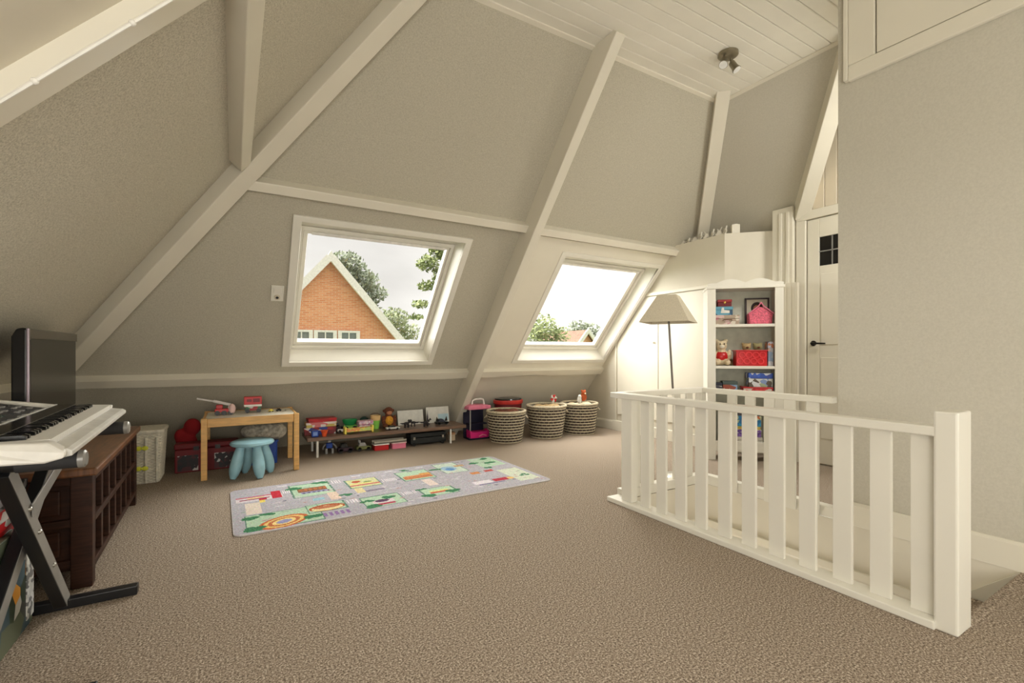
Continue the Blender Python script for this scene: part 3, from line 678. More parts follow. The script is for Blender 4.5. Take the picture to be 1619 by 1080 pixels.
b = MB(); b.prism([(-.238, .035, .0585), (-.238, .035, .0755), (-.245, .035, .0755), (-.245, .035, .0595)], (0, KL - .09, 0)); b.build('silver_line', silver_pl, kb)
pz = lambda x: 0.056 + (-.235 - x) * .2
b = MB(); b.prism([(-.248, .10, pz(-.248) + .001), (-.248, .10, pz(-.248) + .004), (-.44, .10, pz(-.44) + .004), (-.44, .10, pz(-.44) + .001)], (0, KL - .22, 0)); b.build('control_panel', mat('dark_panel', rgb(52, 52, 54), 0.4), kb)
b = MB(); b.prism([(-.30, .47, pz(-.30) + .004), (-.30, .47, pz(-.30) + .007), (-.40, .47, pz(-.40) + .007), (-.40, .47, pz(-.40) + .004)], (0, .2, 0)); b.build('display', mat('lcd', rgb(74, 88, 84), 0.15), kb)
for i in range(5):
    for j in range(16):
        if 0.44 < .14 + j * .055 < 0.70 and i > 0: continue
        x = -.265 - i * .035; y = .14 + j * .055
        b = MB(); b.box(x - .007, x + .007, y - .012, y + .012, pz(x) + .003, pz(x) + .008); b.build('button', grey_metal if (i + j) % 3 else black, kb)
b = MB(); b.lathe([(.022, 0), (.021, .012), (.018, .014)], (-.33, .40, pz(-.33) + .003), 18); b.build('dial', steel, kb, smooth=True)

# boxes on the floor under the keyboard
gbx = thing('storage_crate', 'tall printed toy carton standing on the carpet under the keyboard', 'box', (-0.87, 2.35, 0))
b = MB(); b.box(-.2, .19, -.19, .19, 0, .40); b.build('carton', mat_cells('carton_print', [rgb(46, 60, 44), rgb(96, 104, 84), rgb(190, 188, 180), rgb(70, 70, 66), rgb(214, 150, 60), rgb(60, 84, 96)], 11, 0.4), gbx, bevel=0.003)
b = MB(); b.box(.1905, .194, .12, .19, 0.03, .40); b.build('white_edge_label', mat_cells('speckled_label', [rgb(210, 210, 206), rgb(120, 120, 120), rgb(230, 230, 226)], 60), gbx)
for k, (z, c, lab) in enumerate(((.40, 'red', 'flat red and white game box lying lowest on the printed carton'), (.455, 'white', 'flat red striped game box lying in the middle of the stack on the printed carton'), (.51, 'black', 'flat black game box on top of the stack on the printed carton'))):
    cols = [[rgb(200, 30, 34), rgb(226, 224, 220), rgb(190, 24, 30)], [rgb(214, 210, 204), rgb(206, 36, 36), rgb(206, 36, 36)], [rgb(28, 28, 32), rgb(44, 44, 50), rgb(150, 150, 154)]][k]
    g = thing('game_box', lab, 'game box', (-.87 + .01 * k, 2.35 - .01 * k, z + .0005), 0.05 * (k - 1), 'flat game boxes on the printed carton')
    b = MB(); b.box(-.18, .17, -.17, .17, 0, .035); b.build('box_base', mat_cells('game_print_%d' % k, cols, 9, 0.4, (1, 1, 3)), g, bevel=0.002)
    b = MB(); b.box(-.184, .174, -.174, .174, .018, .0535); b.build('box_lid', mat_cells('game_lid_%d' % k, cols, 14, 0.4, (1, 1, 2)), g, bevel=0.002)

# ------------------------------------------------------------------ wicker hamper
hm = thing('laundry_hamper', 'white wicker hamper with lid and yellow bows beside the dark cabinet', 'hamper', (-0.70, 4.855, 0))
def rrect(w_, d_, r, n=6):
    p = []
    for cx, cy, a0 in ((w_ - r, -d_ + r, -90), (w_ - r, d_ - r, 0), (-w_ + r, d_ - r, 90), (-w_ + r, -d_ + r, 180)):
        for k in range(n + 1):
            a = math.radians(a0 + 90 * k / n); p.append((cx + r * math.cos(a), cy + r * math.sin(a)))
    return p
def resample(p, n):
    p = p + [p[0]]; L = [0]
    for a, c in zip(p, p[1:]): L.append(L[-1] + math.hypot(c[0] - a[0], c[1] - a[1]))
    out = []; j = 0
    for i in range(n):
        t_ = L[-1] * i / n
        while L[j + 1] < t_: j += 1
        q = (t_ - L[j]) / max(1e-9, L[j + 1] - L[j]); out.append((p[j][0] + (p[j + 1][0] - p[j][0]) * q, p[j][1] + (p[j + 1][1] - p[j][1]) * q))
    return out
def weave(w0, d0, w1, d1, z0, z1, rows, n):
    b = MB(); vs = []
    for i in range(rows * 2 + 1):
        q = i / (rows * 2); p = resample(rrect(w0 + (w1 - w0) * q, d0 + (d1 - d0) * q, .04), n)
        for k, (x, y) in enumerate(p):
            nx_, ny_ = p[(k + 1) % n][1] - p[k - 1][1], -(p[(k + 1) % n][0] - p[k - 1][0]); l = math.hypot(nx_, ny_)
            a = 0.004 * (1 if ((i // 2) + (k // 2)) % 2 else -1) * (1 if i % 2 else 0.2)
            vs.append((x + nx_ / l * a, y + ny_ / l * a, z0 + (z1 - z0) * q))
    b.add(vs, [(i * n + k, i * n + (k + 1) % n, (i + 1) * n + (k + 1) % n, (i + 1) * n + k) for i in range(rows * 2) for k in range(n)])
    return b
weave(.185, .15, .205, .17, 0.01, .395, 34, 120).build('woven_body', wicker, hm, smooth=False)
b = MB(); b.prism([(x, y, 0) for x, y in rrect(.18, .145, .04)], (0, 0, .012)); b.build('woven_floor', wicker, hm)
b = MB(); b.prism([(x, y, .395) for x, y in rrect(.215, .18, .045)], (0, 0, .032)); b.build('hamper_lid', wicker, hm, bevel=0.01)
for x in (.0, .1, .17): 
    b = MB(); b.tube([(x, -.165 - .01, .01), (x, -.185, .37)], .009, 6); b.build('upright_cane', wicker, hm, smooth=True)
for x, z in ((.075, .29), (.075, .13)):
    b = MB()
    for sg in (-1, 1): b.ball((x + sg * .02, -.192, z), (.022, .008, .018), 10, 6)
    b.ball((x, -.196, z), (.009, .008, .009), 8, 6); b.build('yellow_bow', mat('acid_yellow', rgb(222, 224, 70), 0.6), hm, smooth=True)
rb = MB(); rb.ball((0, 0, .16), (.09, .08, .17), 16, 10); rb.ball((.04, -.01, .36), (.07, .06, .08)); rb.ball((-.05, .0, .28), (.05, .045, .07)); rb.ball((0, 0, .055), (.10, .09, .055))
o = tag(rb.build('red_bag', mat('red_fleece', rgb(150, 20, 28), 0.9), smooth=True), 'slumped red cloth bag behind the white wicker hamper', 'bag'); o.location = (-0.37, 5.235, 0); remesh(o, .012)
# toy chest
tk = thing('toy_chest', 'dark red toy chest with hinged lid reaching under the small pine table', 'chest', (-0.205, 5.025, 0))
b = MB(); b.box(-.235, .235, -.075, .075, 0, .20); b.build('chest_body', red_dark, tk, bevel=0.008)
b = MB(); b.box(-.24, .24, -.08, .08, .202, .25); b.build('chest_lid', red_dark, tk, bevel=0.012)
for x in (-.08, .08):
    b = MB(); b.box(x - .02, x + .02, -.083, -.08, .19, .225); b.build('latch', black, tk)
for x in (-.14, .13):
    b = MB(); b.box(x - .075, x + .075, -.077, -.0752, .015, .15); b.build('printed_panel', mat_cells('chest_print', [rgb(22, 16, 18), rgb(40, 14, 18), rgb(22, 16, 18), rgb(70, 16, 22), rgb(190, 186, 182)], 34), tk)

# ------------------------------------------------------------------ small pine table and stool
tb = thing('play_table', 'small pine play table with pale top beneath the first roof window', 'table', (0.135, 4.86, 0))
def tbx(nm, x0, x1, y0, y1, z0, z1, m=pine): b = MB(); b.box(x0, x1, y0, y1, z0, z1); return b.build(nm, m, tb, bevel=0.004)
for x in (-.345, .345):
    for y in (-.275, .275): tbx('leg', x - .022, x + .022, y - .022, y + .022, 0, .505)
tbx('apron', -.323, .323, -.29, -.27, .43, .50); tbx('apron', -.323, .323, .27, .29, .43, .50)
tbx('apron', -.36, -.34, -.253, .253, .43, .50); tbx('apron', .34, .36, -.253, .253, .43, .50)
tbx('table_top', -.34, .34, -.27, .27, .485, .497, mat('white_laminate', rgb(228, 222, 204), 0.35))
sl = thing('stool', 'pale blue round plastic stool with four fat legs by the pine table', 'stool', (0.135, 4.545, 0))
b = MB(); b.lathe([(.02, .262), (.13, .262), (.158, .268), (.168, .281), (.162, .297), (.14, .305), (.02, .308)], n=32); b.build('seat', aqua, sl, smooth=True)
for ang in (20, 110, 200, 290):
    a = math.radians(ang); ca_, sa_ = math.cos(a), math.sin(a); q = []; r_ = []
    for k in range(9):
        t_ = k / 8; z = .275 - .272 * t_; R0 = .088 + .065 * t_; q.append((R0 * ca_, R0 * sa_, z)); r_.append([.030, .034, .039, .043, .046, .047, .044, .036, .02][k])
    b = MB(); b.tube(q, r_, 12); b.build('leg', aqua, sl, smooth=True)

# toys on the table
TZ = .4975
cr_ = thing('toy_crane', 'red and white toy crane truck with raised boom on the pine table', 'toy', (-0.075, 4.86, TZ))
b = MB(); b.box(-.07, .07, -.03, .03, .025, .055); b.box(-.06, -.01, -.028, .028, .055, .09); b.build('truck_body', red_m, cr_, bevel=0.004)
b = MB(); b.box(.03, .075, -.03, .03, .03, .075); b.build('cab', white_pl, cr_, bevel=0.006)
b = MB(); b.bar((.05, 0, .085), (-.08, 0, .125), .022, .022); b.bar((-.06, 0, .118), (-.2, 0, .152), .013, .013); b.build('boom', mat('pale_grey', rgb(206, 200, 196), 0.4), cr_)
for x in (-.05, .0, .05):
    b = MB(); b.tube([(x, -.036, .02), (x, .036, .02)], .02, 12); b.build('wheel', black, cr_, smooth=True)
b = MB(); b.ball((.06, -.02, .05), (.03, .028, .045), 10, 8); b.build('bucket', mat('pale_pink', rgb(224, 190, 186), 0.4), cr_, smooth=True)
fs = thing('toy_fire_station', 'red and white block-built toy truck box on the pine table', 'toy', (0.15, 4.92, TZ))
b = MB(); b.box(-.072, .072, -.04, .04, .075, .145); b.build('upper_block', red_m, fs, bevel=0.004)
b = MB(); b.box(-.072, .072, -.038, .038, .055, .075); b.build('white_band', white_pl, fs, bevel=0.003)
b = MB(); b.box(-.065, .065, -.036, .036, .02, .055); b.build('lower_block', mat_cells('block_print', [rgb(40, 100, 60), rgb(160, 30, 40), rgb(200, 200, 196), rgb(50, 50, 54)], 22), fs, bevel=0.003)
for x in (-.045, .045):
    b = MB(); b.tube([(x, -.042, .019), (x, .042, .019)], .019, 12); b.build('wheel', black, fs, smooth=True)
b = MB(); b.box(-.05, -.01, -.041, -.039, .10, .125); b.box(.0, .055, -.041, -.039, .095, .13); b.build('side_mark', mat('dark_red', rgb(120, 16, 20), .4), fs)
for i, (x, y, m_, lab) in enumerate(((.295, 4.86, yellow_m, 'tiny yellow and black toy car at the right end of the pine table'), (.36, 4.885, black, 'tiny black toy car beside the yellow one on the pine table'))):
    g = thing('toy_car', lab, 'toy', (x, y, TZ), 0.3)
    b = MB(); b.box(-.022, .022, -.011, .011, .006, .016); b.box(-.012, .012, -.01, .01, .016, .026); b.build('car_body', m_, g, bevel=0.003)
    for wx in (-.013, .013):
        b = MB(); b.tube([(wx, -.013, .006), (wx, .013, .006)], .006, 8); b.build('wheel', black, g)
b = MB(); b.lathe([(.007, 0), (.009, .004), (.004, .012)], n=10); o = tag(b.build('toy_peg', steel, smooth=True), 'tiny grey peg lying at the right edge of the pine table', 'toy'); o.location = (.42, 4.89, TZ)
# under the table
ub = thing('storage_tub', 'blue storage tub behind the pale blue stool', 'tub', (0.20, 5.06, 0))
b = MB(); b.prism([(x, y, 0) for x, y in rrect(.155, .11, .02, 3)], (0, 0, .20)); b.build('tub_body', blue_m, ub, bevel=0.004)
b = MB(); b.prism([(x, y, .20) for x, y in rrect(.165, .12, .025, 3)], (0, 0, .014)); b.build('tub_rim', blue_m, ub, bevel=0.003)
b = MB()
for c_, r_ in (((0, 0, .05), (.18, .12, .06)), ((-.1, 0, .08), (.09, .09, .06)), ((.11, -.01, .06), (.10, .1, .08)), ((.04, -.02, .1), (.08, .08, .05)), ((-.02, .03, .09), (.1, .07, .06))): b.ball(c_, r_)
o = tag(b.build('fabric_bag', mat('grey_patterned_cloth', rgb(170, 164, 150), 0.9, nscale=35, namt=0.25, bump=0.5), smooth=True), 'crumpled grey cloth bag lying on the blue tub under the table', 'bag'); o.location = (.235, 5.04, .232); remesh(o, .012)

# ------------------------------------------------------------------ low bench and its toys
bn_ = thing('low_bench', 'long low brown veneered bench on white metal legs below the first roof window', 'bench', (1.47, 5.19, 0))
b = MB(); b.box(-.85, .87, -.21, .19, .165, .20); b.build('bench_top', walnut, bn_, bevel=0.004)
for x in (-.755, .68):
    for y in (-.19, .16):
        b = MB(); b.tube([(x, y, 0), (x, y, .165)], .012, 10); b.build('leg', white_pl, bn_, smooth=True)
BZ = .2005
def toy(nm, lab, x, y, z=BZ, rz=0, cat='toy'): return thing(nm, lab, cat, (x, y, z), rz)
# stack of boxes at the left end
for k, (w_, d_, h_, z, cols, lab) in enumerate((
        (.30, .16, .075, BZ, [rgb(150, 24, 30), rgb(40, 60, 150), rgb(214, 210, 206), rgb(120, 20, 28)], 'patterned red and blue toy box lowest in the stack at the bench end'),
        (.29, .15, .05, BZ + .0755, [rgb(226, 214, 206), rgb(214, 120, 120), rgb(200, 180, 90)], 'pale printed game box in the middle of the stack at the bench end'),
        (.27, .14, .035, BZ + .126, [rgb(190, 28, 34), rgb(170, 22, 28)], 'flat red box on top of the stack at the bench end'))):
    g = toy('game_box', lab, .77 + .01 * k, 5.24, z, .04 * (k - 1), 'box'); g['group'] = 'boxes stacked at the end of the bench'
    b = MB(); b.box(-w_ / 2, w_ / 2, -d_ / 2, d_ / 2, 0, h_ * .55); b.build('box_base', mat_cells('bench_print_%d' % k, cols, 16), g, bevel=0.002)
    b = MB(); b.box(-w_ / 2 - .004, w_ / 2 + .004, -d_ / 2 - .004, d_ / 2 + .004, h_ * .55, h_); b.build('box_lid', mat_cells('bench_lid_%d' % k, cols[::-1], 20), g, bevel=0.002)
g = toy('toy_block', 'blue cube block in front of the boxes at the bench end', .70, 5.06)
b = MB(); b.box(-.032, .032, -.032, .032, 0, .064); b.build('cube', blue_m, g, bevel=0.006); b = MB(); b.box(-.02, .02, -.034, -.032, .014, .05); b.build('face_inset', mat('light_blue', rgb(120, 150, 214), .4), g)
g = toy('toy_cup', 'small orange red cup lying beside the blue cube block', .785, 5.03)
b = MB(); b.lathe([(.02, 0), (.026, .03), (.034, .058), (.031, .058), (.024, .03), (.018, .006)], n=18); b.build('cup', orange_m, g, smooth=True); b = MB(); b.ring(.034, .004, .058, 18); b.build('cup_rim', orange_m, g, smooth=True)
def car(nm, lab, x, y, z, L_, W_, H_, m1, m2, rz=0):
    g = toy(nm, lab, x, y, z, rz); r = H_ * .24
    b = MB(); b.prism([(-L_ / 2, -W_ / 2, r * .8), (L_ / 2, -W_ / 2, r * .8), (L_ / 2, -W_ / 2, H_ * .5), (L_ * .2, -W_ / 2, H_ * .58), (-L_ * .45, -W_ / 2, H_ * .58), (-L_ / 2, -W_ / 2, H_ * .5)], (0, W_, 0)); b.build('car_body', m1, g, bevel=.004)
    b = MB(); b.prism([(-L_ * .36, -W_ * .44, H_ * .58), (L_ * .2, -W_ * .44, H_ * .58), (L_ * .06, -W_ * .4, H_), (-L_ * .26, -W_ * .4, H_)], (0, W_ * .86, 0)); b.build('cabin', m2, g, bevel=.003)
    for wx in (-.3, .3):
        for wy in (-.5, .38):
            b = MB(); b.tube([(wx * L_, wy * W_, r), (wx * L_, (wy + .12) * W_, r)], r, 10); b.build('wheel', black, g, smooth=True)
    return g
car('toy_car', 'dark grey toy car behind the white toy van on the bench', .965, 5.315, BZ, .10, .06, .085, mat('dark_grey', rgb(58, 56, 58), .4), black_gloss)
car('toy_van', 'small white and black toy van beside the yellow cot', .985, 5.17, BZ, .10, .06, .07, white_pl, black_gloss)
g = toy('toy_tipper', 'green toy tipper truck behind the yellow cot on the bench', 1.085, 5.28)
b = MB(); b.lathe([(.045, .055), (.07, .075), (.085, .12), (.08, .12), (.06, .075), (.03, .06)], n=16, sx=.95, sy=.6); b.build('tipper_bowl', green_m, g, smooth=True)
b = MB(); b.box(-.07, .07, -.03, .03, .025, .055); b.build('chassis', lime_m, g, bevel=.004)
for wx in (-.045, .045):
    b = MB(); b.tube([(wx, -.04, .025), (wx, .04, .025)], .025, 12); b.build('wheel', navy, g, smooth=True)
b = MB(); b.lathe([(.05, 0), (.075, .03), (.085, .09), (.06, .13), (.02, .15)], n=16, sx=1, sy=.7); g = toy('toy_helmet', 'dark green rounded toy helmet at the back of the bench', 1.245, 5.315); g.scale = (.7, .7, .9); b.build('shell', mat('bottle_green', rgb(22, 54, 48), .3), g, smooth=True); b = MB(); b.ring(.083, .008, .015, 20); b.build('brim', mat('bottle_green', rgb(22, 54, 48), .3), g, smooth=True)
g = toy('treasure_box', 'pink floral trinket box on the bench behind the yellow cot', 1.225, 5.185, rz=.06, cat='box')
fl_m = mat_cells('pink_floral', [rgb(226, 196, 206), rgb(206, 140, 166), rgb(232, 222, 224), rgb(200, 170, 196)], 45)
b = MB(); b.box(-.075, .075, -.045, .045, 0, .065); b.build('box_base', fl_m, g, bevel=.004); b = MB(); b.box(-.078, .078, -.048, .048, .068, .11); b.build('box_lid', fl_m, g, bevel=.006)
g = toy('toy_cot', 'yellow wooden doll cot at the front edge of the bench', 1.13, 5.06, rz=.05)
for x in (-.14, .14):
    b = MB(); b.box(x - .012, x + .012, -.035, .035, 0, .075); b.build('end_board', yellow_m, g, bevel=.008)
b = MB(); b.box(-.128, .128, -.03, .03, .02, .032); b.build('cot_base', yellow_m, g); 
for y in (-.032, .032):
    b = MB(); b.box(-.128, .128, y - .003, y + .003, .025, .055); b.build('side_rail', mat_cells('cot_stripes', [rgb(232, 216, 110), rgb(230, 150, 90), rgb(190, 210, 120)], 30), g)
g = toy('toy_bucket', 'lime green seaside bucket with orange rim on the bench', 1.352, 5.24, cat='bucket')
b = MB(); b.lathe([(.035, 0), (.042, .05), (.052, .11), (.048, .11), (.038, .05), (.03, .006)], n=20); b.build('bucket_body', lime_m, g, smooth=True)
b = MB(); b.lathe([(.052, .095), (.058, .15), (.054, .15), (.05, .1)], n=20, cap=False); b.build('bucket_collar', mat('sand_orange', rgb(222, 186, 130), .5), g, smooth=True)
b = MB(); b.tube([(-.056, 0, .14)] + [(-.056 * math.cos(math.pi * k / 8), .02, .14 + .03 * math.sin(math.pi * k / 8)) for k in range(1, 8)] + [(.056, 0, .14)], .003, 6); b.build('handle', brown_pl, g)
# plush monkey
g = toy('plush_monkey', 'brown plush monkey with a mustard tummy sitting on the bench', 1.50, 5.25, cat='plush toy')
b = MB()
for c_, r_ in (((0, 0, .075), (.062, .05, .08)), ((0, -.005, .185), (.05, .045, .048)), ((-.05, 0, .19), .018), ((.05, 0, .19), .018), ((-.05, -.045, .025), (.028, .05, .024)), ((.05, -.045, .025), (.028, .05, .024)), ((-.066, -.02, .09), (.02, .025, .055)), ((.066, -.02, .09), (.02, .025, .055))): b.ball(c_, r_)
remesh(b.build('body', brown_pl, g, smooth=True), .008)
b = MB(); b.ball((0, -.025, .08), (.048, .04, .055)); b.build('tummy', mustard, g, smooth=True)
b = MB(); b.ball((0, -.035, .172), (.032, .022, .024)); b.build('muzzle', mat('tan_plush', rgb(190, 130, 96), .9), g, smooth=True)
for x in (-.016, .016):
    b = MB(); b.ball((x, -.047, .195), .006, 8, 6); b.build('eye', black, g)
car('toy_car', 'silver and black toy car at the feet of the plush monkey', 1.50, 5.085, BZ, .15, .055, .05, silver_pl, black_gloss)
# two white canvases leaning
for x, w_, h_, lab, ga in ((1.79, .31, .17, 'plain white canvas leaning on the wall behind toy figures, nearer the plush monkey', 0), (2.13, .29, .19, 'white canvas with a pale blue corner leaning beside the plain canvas', 1)):
    g = toy('canvas_board', lab, x, 5.325, cat='canvas')
    b = MB(); b.beam((-w_ / 2, 0, 0), (w_ / 2, 0, 0), (0, .22, 1), 0, h_, (0, 1, -.22), 0, .014); b.build('canvas_panel', canvas, g, bevel=.002)
    if ga:
        b = MB(); b.beam((.0, -.0015, 0), (w_ / 2 - .01, -.0015, 0), (0, .22, 1), .02, .10, (0, 1, -.22), 0, .001); b.build('blue_wash', mat('pale_blue_wash', rgb(186, 214, 224), .7), g)
# dark toy figures
def beast(lab, x, y, s, rz):
    g = toy('toy_dinosaur', lab, x, y, BZ, rz); g['group'] = 'dark toy dinosaurs on the bench'
    b = MB()
    for c_, r_ in (((0, 0, .05), (.035, .014, .016)), ((.035, 0, .062), (.016, .009, .014)), ((.055, 0, .075), (.018, .008, .009)), ((-.04, 0, .05), (.025, .007, .008)), ((-.062, 0, .055), (.02, .005, .005))): b.ball([q * s for q in c_], [q * s for q in r_], 10, 7)
    for lx in (-.018, .02):
        for ly in (-.009, .009): b.tube([(lx * s, ly * s, .045 * s), ((lx + .004) * s, ly * 1.3 * s, .02 * s), (lx * s, ly * 1.3 * s, 0)], [.008 * s, .006 * s, .006 * s], 8)
    b.build('body', mat('charcoal_rubber', rgb(36, 32, 36), .5), g, smooth=True)
    b = MB(); b.ball((.055 * s, 0, .083 * s), (.008 * s, .004 * s, .01 * s), 8, 6); b.build('crest', mat('charcoal_rubber', rgb(36, 32, 36), .5), g)
beast('dark toy dinosaur nearest the plush monkey, before the plain canvas', 1.665, 5.12, 1.0, .2)
beast('dark toy dinosaur in the middle of the three on the bench', 1.765, 5.175, .9, 2.7)
beast('dark toy dinosaur nearest the black toy race car', 1.885, 5.10, 1.0, .1)
g = toy('toy_tower', 'thin dark toy tower standing between the two canvases', 1.963, 5.25)
b = MB(); b.lathe([(.016, 0), (.01, .03), (.008, .09), (.003, .13), (.001, .165)], n=8); b.build('spire', mat('dark_purple', rgb(48, 36, 52), .5), g); b = MB(); b.box(-.02, .02, -.02, .02, 0, .012); b.build('tower_base', mat('dark_purple', rgb(48, 36, 52), .5), g)
g = car('toy_race_car', 'black finned toy race car in front of the blue-cornered canvas', 2.10, 5.15, BZ, .15, .08, .065, black_gloss, navy)
for sx in (-.055, .055):
    b = MB(); b.prism([(sx - .018, -.004, .04), (sx + .018, -.004, .04), (sx + (.006 if sx > 0 else -.006), -.004, .095)], (0, .008, 0)); b.build('fin', black_gloss, g)
# under the bench
g = toy('toy_robot', 'grey and blue toy robot under the left end of the bench', .85, 5.14, 0)
b = MB(); b.box(-.03, .03, -.02, .02, .055, .11); b.build('torso', blue_m, g, bevel=.006)
b = MB(); b.box(-.018, .018, -.016, .016, .114, .14); b.build('head', grey_metal, g, bevel=.005)
for sx in (-1, 1):
    b = MB(); b.box(sx * .03 - .011, sx * .03 + .011, -.03, .02, 0, .056); b.build('leg', grey_metal, g, bevel=.003)
    b = MB(); b.tube([(sx * .035, 0, .10), (sx * .06, -.01, .075), (sx * .065, -.035, .055)], .009, 8); b.build('arm', grey_metal, g, smooth=True)
car('toy_car', 'dark plum toy car under the bench beside the robot', 1.0, 5.10, 0, .15, .08, .10, mat('plum', rgb(52, 26, 40), .35), black_gloss)
g = car('toy_buggy', 'green and grey toy buggy under the bench beside the red tub', 1.19, 5.12, 0, .15, .09, .09, mat('olive', rgb(120, 124, 70), .4), grey_metal)
b = MB(); b.tube([(-.04, -.03, .08), (-.04, -.03, .11), (-.04, .03, .11), (-.04, .03, .08)], .005, 6); b.build('roll_bar', silver_pl, g)
for nm, x, m_, lab in (('lunch_tub', 1.36, red_m, 'red plastic tub with a white lid under the bench'), ('lunch_tub', 1.55, pink_m, 'pink plastic tub with a pale lid under the bench')):
    g = toy(nm, lab, x, 5.06, 0, 0, 'tub'); g['group'] = 'plastic tubs under the bench'
    b = MB(); b.prism([(q[0], q[1], 0) for q in rrect(.078, .05, .012, 3)], (0, 0, .055)); b.build('tub_body', m_, g, bevel=.003)
    b = MB(); b.prism([(q[0], q[1], .056) for q in rrect(.085, .057, .015, 3)], (0, 0, .014)); b.build('tub_lid', white_pl if m_ is red_m else mat('pale_pink', rgb(224, 190, 186), .4), g, bevel=.003)
g = toy('tray', 'long grey tray resting on the two tubs under the bench', 1.455, 5.06, .0705, .0, 'tray')
b = MB(); b.box(-.175, .175, -.05, .05, 0, .008); b.build('tray_base', mat('warm_grey', rgb(170, 164, 150), .5), g); b = MB()
for y in (-.05, .046): b.box(-.175, .175, y, y + .004, 0, .03)
b.build('tray_side', mat('warm_grey', rgb(170, 164, 150), .5), g)
g = toy('carry_case', 'black wheeled tool case under the right half of the bench', 1.90, 5.13, 0, 0, 'case')
b = MB(); b.box(-.21, .21, -.09, .09, .02, .085); b.build('case_body', mat('case_black', rgb(20, 24, 24), .5), g, bevel=.008); b = MB(); b.box(-.212, .212, -.092, .092, .088, .14); b.build('case_lid', mat('case_black', rgb(20, 24, 24), .5), g, bevel=.01)
for sx in (-.17, .17):
    b = MB(); b.box(sx - .012, sx + .012, -.096, -.09, .07, .1); b.build('latch', steel, g); b = MB(); b.tube([(sx, -.09, .02), (sx, .09, .02)], .02, 10); b.build('roller', black, g)
g = toy('card_box', 'little beige card box under the bench by its right leg', 2.235, 5.17, 0, 0, 'box')
b = MB(); b.box(-.032, .032, -.03, .03, 0, .07); b.build('box_base', mat('beige_card', rgb(206, 186, 156), .7), g); b = MB(); b.box(-.034, .034, -.032, .032, .07, .098); b.build('box_lid', mat('beige_card2', rgb(196, 150, 110), .7), g)

# pink toy house, tub and baskets
g = toy('toy_house', 'pink and black toy play house with white handle beside the bench', 2.545, 5.13, 0, cat='play house')
b = MB(); b.box(-.135, .135, -.09, .09, 0, .02); b.build('house_floor', navy, g, bevel=.004)
b = MB(); b.box(-.135, .135, .08, .09, .02, .37); b.build('back_panel', mat('night_blue', rgb(30, 28, 52), .5), g)
b = MB(); b.prism([(-.15, -.10, .36), (.15, -.10, .36), (.15, -.10, .405), (-.11, -.10, .42), (-.15, -.10, .40)], (0, .19, 0)); b.build('house_roof', pink_m, g, bevel=.01)
for x in (-.12, .12):
    b = MB(); b.tube([(x, -.08, .02), (x, -.08, .36)], .009, 8); b.build('column', grey_metal, g, smooth=True)
b = MB(); b.box(-.10, .13, -.03, .08, .17, .185); b.build('upper_floor', mat('night_blue', rgb(30, 28, 52), .5), g)
b = MB(); b.tube([(-.06, 0, .415), (-.055, 0, .46), (-.02, 0, .475), (.06, 0, .478), (.09, 0, .47), (.105, 0, .41)], .011, 8); b.build('carry_handle', white_pl, g, smooth=True)
b = MB(); b.prism([(-.128, -.11, .022), (.11, -.11, .022), (.128, -.11, .115), (.10, -.11, .095), (-.10, -.11, .095), (-.135, -.11, .12)], (0, .12, 0)); b.build('pink_drawer', hotpink, g, bevel=.006)
b = MB(); b.tube([(-.02, -.11, .04), (.03, -.11, .06), (.08, -.112, .045)], .008, 6); b.build('drawer_trim', pink_m, g, smooth=True)
g = toy('toy_drum', 'black and red lidded tub standing behind the nearest woven basket', 3.0, 5.14, 0, cat='tub')
b = MB(); b.lathe([(.15, 0), (.165, .40)], n=26, sx=1.1, sy=.9); b.build('tub_body', red_dark, g, smooth=True)
b = MB(); b.lathe([(.172, .40), (.18, .41), (.18, .445), (.17, .45)], n=26, sx=1.1, sy=.9); b.build('tub_rim', mat('warm_red', rgb(206, 60, 54), .4), g, smooth=True)
b = MB(); b.lathe([(.165, .4505), (.16, .465), (.10, .475)], n=26, sx=1.1, sy=.9); b.build('tub_lid', black_gloss, g, smooth=True)
